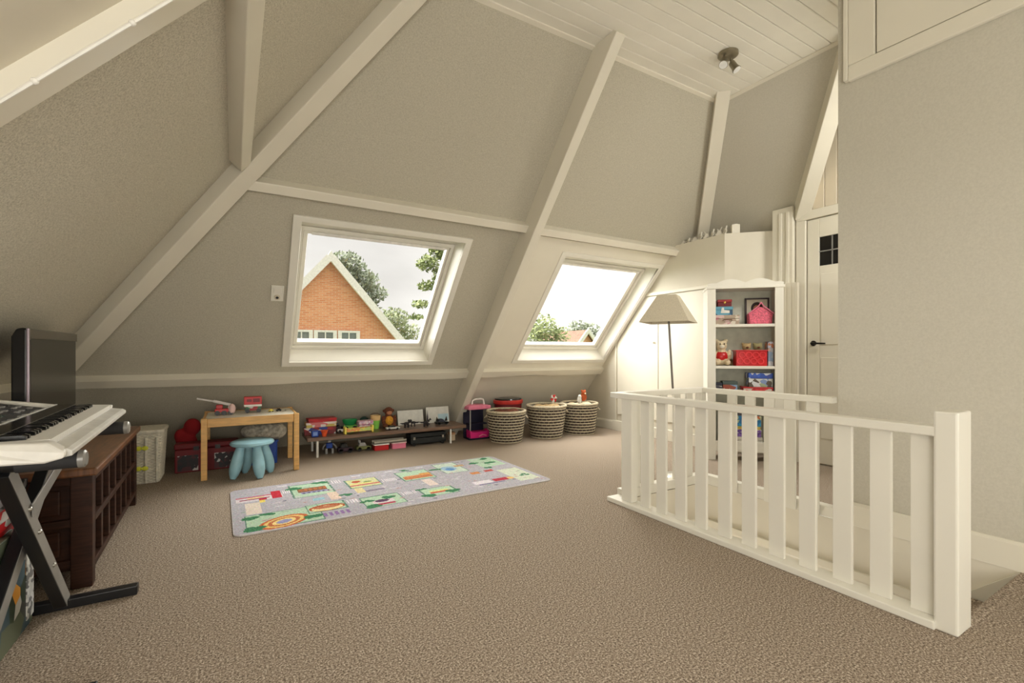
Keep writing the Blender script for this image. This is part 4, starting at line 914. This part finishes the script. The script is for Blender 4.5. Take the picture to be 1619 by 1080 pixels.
def basket(x, y, r0, r1, h, lab, n=11):
    g = toy('woven_basket', lab, x, y, 0, 0, 'basket'); g['group'] = 'striped woven baskets'
    st_ = h / (2 * n)
    for k in range(2 * n):
        q = k / (2 * n - 1); R = r0 + (r1 - r0) * (q ** .8)
        b = MB(); b.ring(R + (.003 if k % 2 == 0 else .001), st_ * (.5 if k % 2 == 0 else .68), st_ * (k + .5), 30, 6); b.build('coil', straw if k % 2 == 0 else straw_dark, g, smooth=True)
    b = MB(); b.ring(r1 + .003, st_ * .9, h + .002, 30, 8); b.build('rim', straw, g, smooth=True)
    b = MB(); b.lathe([(r0, .004), (r0, .012)], n=24); b.build('basket_base', straw_dark, g)
    # running stitches over the dark coils
    b = MB()
    for k in range(1, 2 * n, 2):
        q = k / (2 * n - 1); R = r0 + (r1 - r0) * (q ** .8) + st_ * .62
        for j in range(26):
            a = 2 * math.pi * (j + .5 * ((k // 2) % 2)) / 26; c_ = Vector((math.cos(a), math.sin(a), 0)); t_ = Vector((-math.sin(a), math.cos(a), 0)); z = Vector((0, 0, 1)); p = c_ * R + z * st_ * (k + .5)
            b.add([p - t_ * .003 - z * st_ * .3, p + t_ * .003 - z * st_ * .3, p + t_ * .003 + z * st_ * .3, p - t_ * .003 + z * st_ * .3, p + c_ * .003], [(0, 1, 4), (1, 2, 4), (2, 3, 4), (3, 0, 4)])
    o = b.build('stitching', straw, g); o['kind'] = 'stuff'
    for a0 in (math.radians(150), math.radians(330)):
        c_ = Vector((math.cos(a0), math.sin(a0), 0)); t_ = Vector((-math.sin(a0), math.cos(a0), 0)); pts_ = []
        for k in range(7):
            th = math.pi * k / 6; pts_.append(c_ * (r1 + .004 + .03 * math.sin(th)) + t_ * .035 * math.cos(th) + Vector((0, 0, h - .05 + .02 * math.cos(th) * 0 - .03 * math.sin(th))))
        b = MB(); b.tube(pts_, .008, 8); b.build('handle', straw, g, smooth=True)
    return g
basket(2.775, 4.80, .175, .222, .355, 'cream and black striped basket in front of the black and red tub')
basket(3.355, 4.80, .185, .238, .385, 'cream and black striped basket standing in the middle of the three')
basket(3.875, 4.80, .19, .232, .385, 'cream and brown striped basket nearest the white end wall')
# toys in the baskets (resting on a pile of soft toys)
def plushpile(lab, x, y, z, r, m_):
    b = MB()
    for k in range(7):
        a = 2.4 * k; b.ball((r * .5 * math.cos(a), r * .5 * math.sin(a), .01 * (k % 3)), r * .5, 10, 7)
    b.ball((0, 0, -.04), (r * .95, r * .95, .05), 14, 8)
    o = tag(b.build('soft_toy', m_, smooth=True), lab, 'plush toy'); o.location = (x, y, z); remesh(o, .014); return o
plushpile('beige plush heaped inside the middle striped basket', 3.355, 4.80, .295, .20, beige_pl)
plushpile('brown and cream plush heaped inside the striped basket nearest the end wall', 3.875, 4.80, .295, .19, cream_pl)
plushpile('dark plush heaped inside the basket in front of the tub', 2.775, 4.80, .28, .18, brown_pl)
g = toy('toy_pinwheel', 'red and white toy pinwheel sticking out of the middle basket', 3.45, 4.77, .38)
b = MB(); b.tube([(-.03, 0, 0), (0, 0, .085)], .005, 6); b.build('stick', white_pl, g)
for k in range(6):
    a = math.pi / 3 * k; b = MB(); b.prism([(0, 0, .09), (.055 * math.cos(a), 0, .09 + .055 * math.sin(a)), (.04 * math.cos(a + .8), 0, .09 + .04 * math.sin(a + .8))], (0, .012, 0)); b.build('blade', red_m if k % 2 else white_pl, g)
g = toy('soft_penguin', 'small white and black soft toy peeping from the basket nearest the end wall', 3.80, 4.70, .395, cat='plush toy')
b = MB(); b.ball((0, 0, .045), (.03, .028, .05)); b.ball((0, -.006, .09), (.024, .023, .024)); remesh(b.build('body', white_pl, g), .006)
b = MB(); b.ball((.016, .004, .05), (.022, .026, .045)); b.build('wing', black, g, smooth=True)
g = toy('soft_bear', 'orange brown soft toy on the pile in the basket nearest the end wall', 3.93, 4.78, .42, cat='plush toy')
b = MB(); b.ball((0, 0, .04), (.05, .04, .05)); b.ball((0, -.01, .10), (.035, .032, .034)); b.ball((-.028, 0, .13), .013); b.ball((.028, 0, .13), .013); remesh(b.build('body', mat('ginger_plush', rgb(178, 84, 44), .95), g), .007)
b = MB(); b.ball((0, -.04, .092), (.014, .012, .01)); b.build('muzzle', cream_pl, g, smooth=True)

# ------------------------------------------------------------------ floor lamp
lp = thing('floor_lamp', 'slender floor lamp with a beige pyramid shade behind the balustrade', 'lamp', (3.165, 2.725, 0))
b = MB(); b.lathe([(.125, 0), (.125, .012), (.11, .02), (.02, .03), (.012, .04)], (.05, -.055, 0), n=28); b.build('base', steel, lp, smooth=True)
b = MB(); b.tube([(.05, -.055, .03), (0, 0, 1.34)], .009, 10); b.build('pole', mat('pewter', rgb(108, 100, 92), .3, .8), lp, smooth=True)
b = MB(); b.lathe([(.014, 1.34), (.018, 1.36), (.018, 1.41)], n=12); b.build('lamp_holder', white_pl, lp, smooth=True)
b = MB(); b.ball((0, 0, 1.445), (.028, .028, .04), 12, 8); b.build('bulb', mat('opal_bulb', rgb(236, 232, 222), .3), lp, smooth=True)
b = MB(); rot = math.radians(28); v8 = []
for s_, z in ((.225, 1.30), (.085, 1.53), (.081, 1.53), (.221, 1.30)):
    for k in range(4):
        a = rot + math.pi / 4 + k * math.pi / 2; v8.append((s_ * 1.25 * math.cos(a), s_ * 1.25 * math.sin(a), z))
b.add(v8, [(i * 4 + k, i * 4 + (k + 1) % 4, (i + 1) * 4 + (k + 1) % 4, (i + 1) * 4 + k) for i in range(3) for k in range(4)] + [(12 + k, 12 + (k + 1) % 4, (k + 1) % 4, k) for k in range(4)])
b.build('lamp_shade', shade_m, lp)
b = MB()
for k in range(4): a = rot + math.pi / 4 + k * math.pi / 2; b.tube([(0, 0, 1.49), (.12 * math.cos(a) * .95, .12 * math.sin(a) * .95, 1.49)], .003, 6)
b.build('shade_spider', steel, lp)
b = MB(); b.tube([(.048, -.06, .20), (.058, -.066, .16), (.062, -.07, .10)], .004, 6); b.box(.034, .052, -.066, -.048, .17, .235); b.build('switch', black, lp)

# ------------------------------------------------------------------ bookcase in the corner
bc = thing('bookcase', 'white painted open bookcase with scalloped crown filled with toys', 'bookcase', (4.217, 2.713, 0), math.radians(-45))
def bbx(nm, x0, x1, y0, y1, z0, z1, m=None, bev=0.004): b = MB(); b.box(x0, x1, y0, y1, z0, z1); return b.build(nm, m or paint_rail, bc, bevel=bev)
HW = .335; BD = .28
for sx in (-1, 1):
    x0 = sx * HW; bbx('side_panel', min(x0, x0 - sx * .02), max(x0, x0 - sx * .02), .02, BD, .0, 1.68)
    bbx('stile', min(x0, x0 - sx * .075), max(x0, x0 - sx * .075), 0, .02, .0, 1.68)
bbx('back_panel', -HW + .02, HW - .02, BD - .012, BD, .1, 1.68, mat('pale_green_back', rgb(206, 206, 190), .6))
bbx('top_board', -HW - .008, HW + .008, -.008, BD, 1.665, 1.69)
SHELF = (1.322, .918, .68, .16)
for z in SHELF: bbx('shelf', -HW + .02, HW - .02, .004, BD - .012, z - .028, z)
bbx('plinth_rail', -.26, .26, 0, .02, .09, .19)
o_ = [(-.335, 1.69), (.335, 1.69), (.335, 1.715), (.30, 1.722)]
for k in range(13): 
    a = math.pi * k / 12; o_.append((.255 - .25 * k / 12, 1.722 + .035 * abs(math.sin(a))))
for k in range(13):
    a = math.pi * k / 12; o_.append((.0 - .255 * k / 12, 1.722 + .035 * abs(math.sin(a))))
o_ += [(-.30, 1.722), (-.335, 1.715)]
cl = []
for q in o_:
    if not cl or math.hypot(q[0] - cl[-1][0], q[1] - cl[-1][1]) > 1e-4: cl.append(q)
b = MB(); b.prism([(x, -.004, z) for x, z in cl], (0, .02, 0)); b.build('crown', paint_rail, bc)
# things on its shelves; positions in the bookcase's own frame
R45 = math.radians(-45)
def onb(nm, lab, cat, x, y, z, rz=0):
    return thing(nm, lab, cat, (4.217 + (x + y) * math.sqrt(.5), 2.713 + (-x + y) * math.sqrt(.5), z + .0005), R45 + rz)
def tin(nm, lab, cat, x, y, z, w_, d_, h_, m1, m2, rz=0, split=.6):
    g = onb(nm, lab, cat, x, y, z, rz); b = MB(); b.box(-w_ / 2, w_ / 2, -d_ / 2, d_ / 2, 0, h_ * split); b.build('box_base', m1, g, bevel=.003)
    b = MB(); b.box(-w_ / 2 - .003, w_ / 2 + .003, -d_ / 2 - .003, d_ / 2 + .003, h_ * split + .001, h_); b.build('box_lid', m2, g, bevel=.004); return g
flo = mat_cells('rose_print', [rgb(206, 176, 170), rgb(190, 130, 136), rgb(214, 204, 188), rgb(170, 150, 130)], 30)
g = tin('keepsake_case', 'pink rose-patterned case at the bottom of the pile on the top shelf', 'case', -.148, .13, 1.322, .215, .17, .092, flo, flo)
b = MB(); b.tube([(-.04, -.088, .04), (-.035, -.105, .045), (.035, -.105, .045), (.04, -.088, .04)], .004, 6); b.build('handle', brown_pl, g)
g = tin('tin_box', 'blue toy tin between the rose case and the red box', 'tin', -.175, .13, 1.414, .16, .13, .085, mat_cells('blue_tin', [rgb(60, 130, 160), rgb(90, 160, 186), rgb(40, 80, 110)], 24), mat('tin_blue', rgb(88, 146, 168), .3, .2))
b = MB(); b.prism([(-.03, -.067, .02), (.05, -.067, .02), (.05, -.067, .045), (.0, -.067, .05), (.0, -.067, .075), (-.02, -.067, .075)], (0, -.002, 0)); b.build('white_print', canvas, g)
g = tin('jewel_box', 'small dark red box with a gold clasp on top of the blue tin', 'box', -.165, .13, 1.499, .125, .10, .07, red_dark, mat('red_lacquer', rgb(150, 26, 34), .3))
b = MB(); b.ball((0, -.052, .04), (.012, .006, .014), 10, 7); b.build('clasp', mat('brass', rgb(206, 170, 90), .3, .8), g, smooth=True)
g = onb('picture_frame', 'dark framed portrait drawing with black hair at the back of the top shelf', 'picture', .16, .235, 1.322)
for x0, x1, z0, z1 in ((-.11, -.095, 0, .27), (.095, .11, 0, .27), (-.11, .11, .255, .27), (-.11, .11, 0, .015)):
    b = MB(); b.box(x0, x1, -.01, .01, z0, z1); b.build('frame_side', mat('dark_frame', rgb(44, 24, 28), .35), g)
b = MB(); b.box(-.095, .095, .0, .008, .015, .255); b.build('picture_sheet', mat('cream_paper', rgb(206, 198, 176), .7), g)
b = MB(); b.prism([(.055 * math.cos(a), -.0005, .17 + .06 * math.sin(a)) for a in [2 * math.pi * k / 16 for k in range(16)]], (0, -.001, 0)); b.build('drawn_hair', mat('ink_brown', rgb(40, 24, 20), .7), g)
b = MB(); b.prism([(.036 * math.cos(a), -.002, .155 + .045 * math.sin(a)) for a in [2 * math.pi * k / 16 for k in range(16)]], (0, -.001, 0)); b.build('drawn_face', mat('ink_tan', rgb(176, 120, 84), .7), g)
g = onb('pink_basket', 'pink woven handbag basket with folded handles on the top shelf', 'basket', .155, .115, 1.322)
b = MB(); b.prism([(-.10, -.05, 0), (.10, -.05, 0), (.108, -.05, .10), (.02, -.05, .165), (-.02, -.05, .165), (-.108, -.05, .10)], (0, .1, 0)); b.build('basket_body', mat('pink_weave', rgb(222, 104, 126), .7, nscale=90, namt=.25, bump=.6), g, bevel=.012)
for sx in (-1, 1):
    b = MB(); b.tube([(sx * .112, -.056, .10), (sx * .02, -.056, .175), (0, -.056, .21)], .006, 6); b.build('handle', pink_m, g, smooth=True)
def teddy(nm, lab, x, y, z, s, m1, rz, extra=None):
    g = onb(nm, lab, 'plush toy', x, y, z, rz); b = MB()
    for c_, r_ in (((0, 0, .07), (.055, .05, .07)), ((0, -.01, .165), (.045, .042, .042)), ((-.036, 0, .205), .018), ((.036, 0, .205), .018), ((-.04, -.05, .025), (.025, .045, .024)), ((.04, -.05, .025), (.025, .045, .024)), ((-.06, -.02, .09), (.018, .022, .045)), ((.06, -.02, .09), (.018, .022, .045))): b.ball([q * s for q in c_], [q * s for q in r_] if isinstance(r_, tuple) else r_ * s)
    remesh(b.build('body', m1, g), .008 * s)
    b = MB(); b.ball((0, -.046 * s, .155 * s), (.02 * s, .014 * s, .015 * s)); b.build('muzzle', mat('pale_muzzle', rgb(236, 226, 206), .9), g, smooth=True)
    for ex in (-.016, .016):
        b = MB(); b.ball((ex * s, -.05 * s, .178 * s), .006 * s, 8, 6); b.build('eye', black, g)
    return g
g = teddy('teddy_bear', 'cream teddy bear in a red jumper seated left on the middle shelf', -.185, .155, .918, 1.2, cream_pl, 0)
b = MB(); b.ball((0, 0, .088), (.073, .066, .066)); b.build('jumper', red_m, g, smooth=True)
g = teddy('plush_dog', 'tan spotted plush dog between the teddy and the red crate', -.105, .236, .918, .5, mat('spotted_plush', rgb(150, 124, 80), .95, nscale=28, namt=.5), .2)
g = onb('red_crate', 'red openwork plastic crate with round holes on the middle shelf', 'crate', .062, .092, .918)
b = MB(); cm = mat('crate_red', rgb(204, 28, 36), .3)
b.box(-.135, .135, -.075, -.07, 0, .15); b.box(-.135, .135, .07, .075, 0, .15); b.box(-.135, -.13, -.07, .07, 0, .15); b.box(.13, .135, -.07, .07, 0, .15); b.box(-.13, .13, -.07, .07, 0, .005); b.build('crate_wall', cm, g, bevel=.004)
for i in range(4):
    for j in range(2):
        b = MB(); b.ring(.026, .006, 0, 16, 6)
        for q, vv in enumerate(b.v): b.v[q] = (-.095 + i * .06 + j * .018 - .009 + vv[0], -.078 - vv[2], .045 + j * .06 + vv[1])
        b.build('moulded_ring', mat('crate_red_light', rgb(226, 60, 66), .3), g, smooth=True)
b = MB(); b.box(-.145, .145, -.085, -.07, .143, .153); b.box(-.145, .145, .07, .085, .143, .153); b.box(-.145, -.13, -.07, .07, .143, .153); b.box(.13, .145, -.07, .07, .143, .153); b.build('crate_rim', cm, g, bevel=.003)
for x, y, m_, nm, lab in ((-.03, 0, beige_pl, 'plush_lamb', 'beige plush toy lying in the red crate'), (.07, 0, mat('khaki_plush', rgb(150, 140, 100), .95), 'plush_mouse', 'khaki plush toy peeping over the red crate')):
    g = onb(nm, lab, 'plush toy', .062 + x, .092 + y, .925); b = MB(); b.ball((0, 0, .08), (.05, .05, .08)); b.ball((0, -.01, .175), (.042, .04, .038)); b.ball((-.03, 0, .205), .015); b.ball((.03, 0, .205), .015); remesh(b.build('body', m_, g), .008); b = MB(); b.ball((0, -.045, .17), (.014, .01, .01)); b.build('nose', brown_pl, g)
tin('doll_box', 'tall pale blue printed doll carton at the right of the middle shelf', 'box', .240, .11, .918, .044, .10, .235, mat_cells('doll_print', [rgb(186, 200, 214), rgb(214, 216, 222), rgb(150, 176, 206), rgb(206, 170, 150)], 24), mat_cells('doll_print2', [rgb(60, 64, 100), rgb(206, 130, 90), rgb(196, 200, 214)], 40), split=.72)
# third shelf
tin('puzzle_box', 'large blue and white jigsaw box standing on the red box on the third shelf', 'box', .15, .12, .714, .21, .14, .135, mat_cells('jigsaw_low', [rgb(206, 206, 200), rgb(160, 176, 140), rgb(214, 216, 220), rgb(130, 150, 190), rgb(90, 80, 70)], 26), mat_cells('jigsaw_top', [rgb(54, 84, 170), rgb(206, 210, 220), rgb(60, 96, 190), rgb(70, 80, 150)], 24))
tin('flat_game', 'flat red game box lying under the blue jigsaw box', 'box', .125, .12, .68, .26, .17, .033, mat_cells('flatred', [rgb(190, 40, 44), rgb(206, 60, 60), rgb(206, 190, 180)], 26), red_m)
tin('paper_carton', 'white and brown printed carton in the middle of the third shelf', 'box', -.12, .12, .68, .13, .12, .085, mat_cells('brownwhite', [rgb(214, 208, 196), rgb(150, 70, 50), rgb(130, 160, 196)], 22), mat('dull_teal', rgb(70, 84, 80), .5))
tin('small_carton', 'small dark printed carton at the left of the third shelf', 'box', -.222, .10, .68, .055, .10, .07, mat_cells('darkgrey', [rgb(110, 108, 112), rgb(50, 46, 60), rgb(160, 156, 150)], 30), navy)
# lower bay
stack = ((.36, .20, .07, [rgb(214, 208, 196), rgb(196, 190, 180)], 'white'), (.34, .19, .07, [rgb(96, 66, 140), rgb(130, 100, 170), rgb(200, 196, 206)], 'purple'), (.33, .18, .03, [rgb(222, 204, 110), rgb(206, 180, 90)], 'yellow'), (.34, .19, .10, [rgb(40, 110, 160), rgb(206, 110, 70), rgb(60, 150, 190), rgb(190, 200, 160)], 'blue'), (.33, .18, .06, [rgb(56, 54, 60), rgb(90, 86, 90), rgb(200, 196, 190)], 'charcoal'))
z = .16
for w_, d_, h_, cols, cn in stack:
    g = tin('board_game', cn + ' board game box lying in the pile on the lowest shelf', 'game box', -.02, .13, z, w_, d_, h_, mat_cells('lower_' + cn, cols, 22), mat_cells('lowerlid_' + cn, cols[::-1], 26)); g['group'] = 'board games on the lowest shelf'; z += h_ + .0008

# ------------------------------------------------------------------ ledge ornaments
gl = thing('garland', 'white carved leaf garland lying along the ledge above the end wall', 'ornament', (EX + 0.07, 3.42, 2.3005))
lm = MB(); lm.prism([(0, -.032, 0), (0, -.012, .018), (0, -.02, .05), (0, -.004, .042), (0, .004, .085), (0, .012, .042), (0, .03, .055), (0, .018, .018), (0, .034, 0)], (.018, 0, 0))
lmm = lm.mesh('carved_leaf', mat('ivory_paint', rgb(222, 216, 202), .5))
for k in range(15):
    o = bpy.data.objects.new('carved_leaf', lmm); COL.objects.link(o); o.parent = gl; o.location = (.016 * (k % 2), .262 - .0385 * k, .012); o.rotation_euler = (.5 * (-1) ** k, 0, .35 * (-1) ** (k // 2)); o.scale = (.8, 1.0, min(1.1, .55 + .07 * k) + .12 * (k % 3 == 0))
b = MB(); b.tube([(.012, .28 - .05 * k, .012 + .006 * math.sin(k)) for k in range(12)], .011, 6); b.build('stem', mat('dark_twig', rgb(70, 58, 52), .8), gl, smooth=True)
cbk = thing('candle_block', 'white square candle block standing on the corner cupboard ledge', 'candle', (4.56, 3.045, 2.3005), R45)
b = MB(); b.box(-.04, .04, -.04, .04, 0, .095); b.build('block', paint, cbk, bevel=.005); b = MB(); b.lathe([(.03, .095), (.03, .102), (.004, .103)], n=14); b.build('wax', canvas, cbk); 

# light switch
sw = thing('light_switch', 'white double switch plate on the sloping wall left of the first window', 'switch', (0.313, *slope_y(s_of_y(4.385))), 0)
sw.rotation_euler = (math.atan2(1, TB) * 1.0, 0, 0)
sw.rotation_euler = Matrix(((1, 0, 0), (0, VB.y, -NB.y * -1), (0, VB.z, NB.z))).to_euler()
X_, Y_, Z_ = Vector((1, 0, 0)), VB, NB
M_ = Matrix((X_, Y_, Vector((1, 0, 0)).cross(VB))).transposed(); sw.rotation_euler = M_.to_euler()
sgn = 1 if (M_ @ Vector((0, 0, 1))).dot(NB) > 0 else -1
b = MB(); b.box(-.048, .048, -.078, .078, 0, sgn * .012); b.build('plate', paint_rail, sw, bevel=.004)
b = MB(); b.box(-.03, .03, .01, .06, sgn * .012, sgn * .018); b.build('rocker', paint_rail, sw, bevel=.003)
b = MB(); b.lathe([(.024, 0), (.024, sgn * .012)], (0, -.035, sgn * .008), 18); b.build('socket', mat('socket_beige', rgb(206, 196, 176), .4), sw)
b = MB(); b.lathe([(.012, 0), (.012, sgn * .003)], (0, -.035, sgn * .0195), 12); b.build('socket_hole', black, sw)

# ceiling spotlight
sp = thing('ceiling_spotlight', 'chrome twin spotlight fixed to the boarded ceiling', 'spotlight', (3.31, 2.27, CZ))
b = MB(); b.lathe([(.075, 0), (.075, -.018), (.06, -.03), (.02, -.032)], n=26); b.build('ceiling_plate', mat('dark_chrome', rgb(146, 138, 118), .3, .7), sp, smooth=True)
for sx, tx, ty in ((-1, -.07, -.03), (1, .03, -.06)):
    b = MB(); b.tube([(sx * .04, 0, -.03), (sx * .045, 0, -.06)], .012, 10); b.build('joint', mat('dark_chrome', rgb(146, 138, 118), .3, .7), sp, smooth=True)
    a = Vector((sx * .045, 0, -.06)); d_ = Vector((tx, ty, -.12)).normalized()
    hd = MB(); hd.tube([a - d_ * .01, a, a + d_ * .05, a + d_ * .075], [.012, .024, .026, .034], 16); h_ = hd.build('spot_head', mat('dark_chrome', rgb(146, 138, 118), .3, .7), sp, smooth=True)
    hd = MB(); hd.tube([a + d_ * .0755, a + d_ * .0785], [.030, .030], 16); hd.build('lens', mat('lens', rgb(236, 236, 232), .15), h_, smooth=True)

# ------------------------------------------------------------------ outside
g_ = MB(); g_.box(-60, 90, 8, 140, -5.6, -5.5); o = struct(g_.build('ground', mat('grass_ground', rgb(86, 110, 60), .95, nscale=2, namt=.2)))
def brick_mat():
    m = mat('orange_brick', rgb(206, 128, 84), .85); t = m.node_tree; p = t.nodes['Principled BSDF']
    tcn = nn(t, 'ShaderNodeTexCoord'); mpn = nn(t, 'ShaderNodeMapping'); mpn.inputs['Rotation'].default_value = (math.radians(90), 0, 0)
    bt = nn(t, 'ShaderNodeTexBrick'); bt.inputs['Scale'].default_value = 1.0; bt.inputs['Brick Width'].default_value = .22; bt.inputs['Row Height'].default_value = .065; bt.inputs['Mortar Size'].default_value = .008
    bt.inputs['Color1'].default_value = rgb(236, 164, 118); bt.inputs['Color2'].default_value = rgb(220, 138, 92); bt.inputs['Mortar'].default_value = rgb(226, 196, 166)
    t.links.new(tcn.outputs['Object'], mpn.inputs[0]); t.links.new(mpn.outputs[0], bt.inputs['Vector']); t.links.new(bt.outputs['Color'], p.inputs['Base Color']); return m
def gable_house(lab, apex, halfw, zeave, depth, win):
    ax, ay, az = apex
    h = thing('house', lab, 'house', (ax, ay, -5.5)); z = lambda q: q + 5.5
    b = MB(); b.prism([(-halfw, 0, 0), (halfw, 0, 0), (halfw, 0, z(zeave)), (0, 0, z(az)), (-halfw, 0, z(zeave))], (0, depth, 0)); b.build('brick_wall', brick_mat(), h)
    for sx in (-1, 1):
        d = Vector((sx * halfw, 0, zeave - az)); l = d.length; d.normalize(); n = Vector((sx * -d.z * sx * sx, 0, d.x * sx)); n = Vector((d.z * -sx, 0, d.x * sx)).normalized()
        if n.z < 0: n = -n
        a = Vector((0, 0, z(az))); e = a + d * (l + .4)
        b = MB(); b.beam(a, e, (0, 1, 0), -.35, depth + .3, n, .03, .16); b.build('roof_slope', mat('clay_tiles', rgb(120, 84, 66), .85, nscale=6, namt=.2), h)
        b = MB(); b.beam(a, e, (0, 1, 0), -.42, -.30, n, -.08, .17); b.build('barge_board', mat('white_board', rgb(238, 234, 224), .5), h)
    b = MB(); b.prism([(-.24, -.43, z(az) - .14), (.24, -.43, z(az) - .14), (0, -.43, z(az) + .26)], (0, .13, 0)); b.build('apex_board', mat('white_board', rgb(238, 234, 224), .5), h)
    for x0, x1, z0, z1 in win:
        fr_ = MB()
        for q in ((x0 - .13, x0, z0 - .1, z1 + .08), (x1, x1 + .13, z0 - .1, z1 + .08), (x0, x1, z1, z1 + .08), (x0, x1, z0 - .1, z0)): fr_.box(q[0] - ax, q[1] - ax, -.08, .02, z(q[2]), z(q[3]))
        fo = fr_.build('window', mat('white_board', rgb(238, 234, 224), .5), h)
        p_ = MB(); p_.box(x0 - ax, x1 - ax, -.03, -.01, z(z0), z(z1)); p_.build('pane', mat('far_glass', rgb(120, 128, 124), .1), fo)
        p_ = MB(); p_.box((x0 + x1) / 2 - ax - .02, (x0 + x1) / 2 - ax + .02, -.06, -.02, z(z0), z(z1)); p_.build('glazing_bar', mat('white_board', rgb(238, 234, 224), .5), fo)
    return h
gable_house('orange brick house gable with white barge boards seen through the first roof window', (2.97, 18, 4.42), 3.4, 0.45, 5.5, [(1.80, 2.29, .75, 1.77), (2.58, 3.10, .75, 1.77), (3.40, 3.92, .75, 1.77)])
gable_house('small distant house roof seen low through the second roof window', (21.55, 26, 2.52), 1.9, 0.35, 5, [])
def tree(lab, x, y, blobs, trunk, cols, n=2600, leaf=.28, seed=1):
    r = random.Random(seed); t_ = thing('tree', lab, 'tree', (x, y, -5.5)); t_['group'] = 'trees outside the roof windows'
    b = MB(); wt = [q[3] * q[4] * q[5] for q in blobs]
    for k in range(n):
        bx_, by_, bz_, rx, ry, rz = r.choices(blobs, wt)[0]
        d = Vector((r.gauss(0, 1), r.gauss(0, 1), r.gauss(0, 1))).normalized() * (r.random() ** .4)
        c_ = Vector((bx_ - x + d.x * rx, by_ - y + d.y * ry, bz_ + 5.5 + d.z * rz))
        a = Vector((r.gauss(0, 1), r.gauss(0, 1), r.gauss(0, 1))).normalized(); e = a.orthogonal().normalized(); s_ = leaf * r.uniform(.6, 1.2)
        b.m(r.randrange(2)); b.add([c_ - a * s_ * .5, c_ + e * s_ * .3, c_ + a * s_ * .5, c_ - e * s_ * .3], [(0, 1, 2, 3)])
    o = b.build('crown', [mat(lab[:12] + '_a', cols[0], .8), mat(lab[:12] + '_b', cols[1], .8)], t_); o['kind'] = 'stuff'
    b = MB(); b.tube([(0, 0, 0)] + [tuple(Vector(q) - Vector((x, y, -5.5))) for q in trunk], [.3, .2, .12, .06][:len(trunk) + 1], 8); b.build('trunk', mat('bark', rgb(96, 82, 70), .95), t_, smooth=True)
    return t_
G1 = [rgb(116, 126, 104), rgb(146, 154, 130)]; G2 = [rgb(118, 130, 92), rgb(148, 156, 116)]; G3 = [rgb(118, 132, 80), rgb(150, 160, 104)]
tree('tall dark green pine rising behind the brick gable', 5.8, 26, [(5.2, 26, 5.6, 1.0, .8, .9), (6.0, 26, 5.0, .9, .8, .6), (6.6, 26, 4.3, .8, .7, .55), (6.1, 26, 3.5, .9, .7, .6), (5.6, 26, 2.4, 1.0, .8, .8)], [(5.8, 26, -1), (5.9, 26, 3), (5.7, 26, 5)], G1, 3000, .26, 1)
tree('lower leafy tree at the right foot of the brick gable', 8.4, 27.5, [(8.15, 27.5, 2.85, 1.0, .9, .9), (9.15, 27.5, 2.05, .8, .7, .8), (8.7, 27.5, .8, 1.6, .9, 1.1)], [(8.4, 27.5, -2), (8.25, 27.5, 0), (8.25, 27.5, 1.5)], G2, 2600, .24, 2)
tree('drooping light green branches at the right edge of the first window view', 6.1, 14, [(5.25, 14, 3.85, .36, .4, .26), (5.7, 14, 4.3, .4, .4, .3), (5.2, 14, 3.15, .30, .3, .17), (5.0, 14, 2.55, .28, .3, .13), (4.85, 14, 2.15, .24, .25, .09), (5.75, 14, 3.4, .35, .4, .45), (5.7, 14, 2.6, .35, .4, .35)], [(6.2, 14, -1), (6.2, 14, 2), (6.1, 14, 4)], G3, 1900, .17, 3)
tree('broad light green tree on the left of the second roof window view', 15.3, 22, [(15.2, 22, 2.4, .9, .8, .9), (14.5, 22, 1.9, .8, .8, .7), (16.2, 22, 1.9, .8, .7, .8), (15.2, 22, .6, 2.0, 1, 1.0)], [(15.3, 22, -3), (15.3, 22, -1), (15.3, 22, 1)], G3, 3200, .24, 4)
tree('grey green tree behind the small distant roof', 26.0, 33, [(26.6, 33, 3.0, 1.2, .9, 1.0), (25.2, 33, 2.4, 1.0, .9, .8), (28.2, 33, 2.7, 1.2, .9, 1.1), (27, 33, .8, 3.0, 1, 1.2)], [(26.4, 33, -3), (26.4, 33, -1), (26.4, 33, 1)], G1, 3200, .32, 5)
hd = MB()
rr = random.Random(9)
for k in range(1800):
    c_ = Vector((rr.uniform(8, 40), rr.uniform(37, 39), rr.uniform(-3, 1.8))); a = Vector((rr.gauss(0, 1), rr.gauss(0, 1), rr.gauss(0, 1))).normalized(); e = a.orthogonal().normalized()
    hd.add([c_ - a * .4, c_ + e * .3, c_ + a * .4, c_ - e * .3], [(0, 1, 2, 3)])
hd.box(8, 40, 38, 38.6, -5.5, 1.2)
o = hd.build('distant_hedge', mat('hedge_green', rgb(104, 122, 76), .9)); tag(o, 'long line of distant green trees along the bottom of the second window view', 'hedge'); o['kind'] = 'stuff'
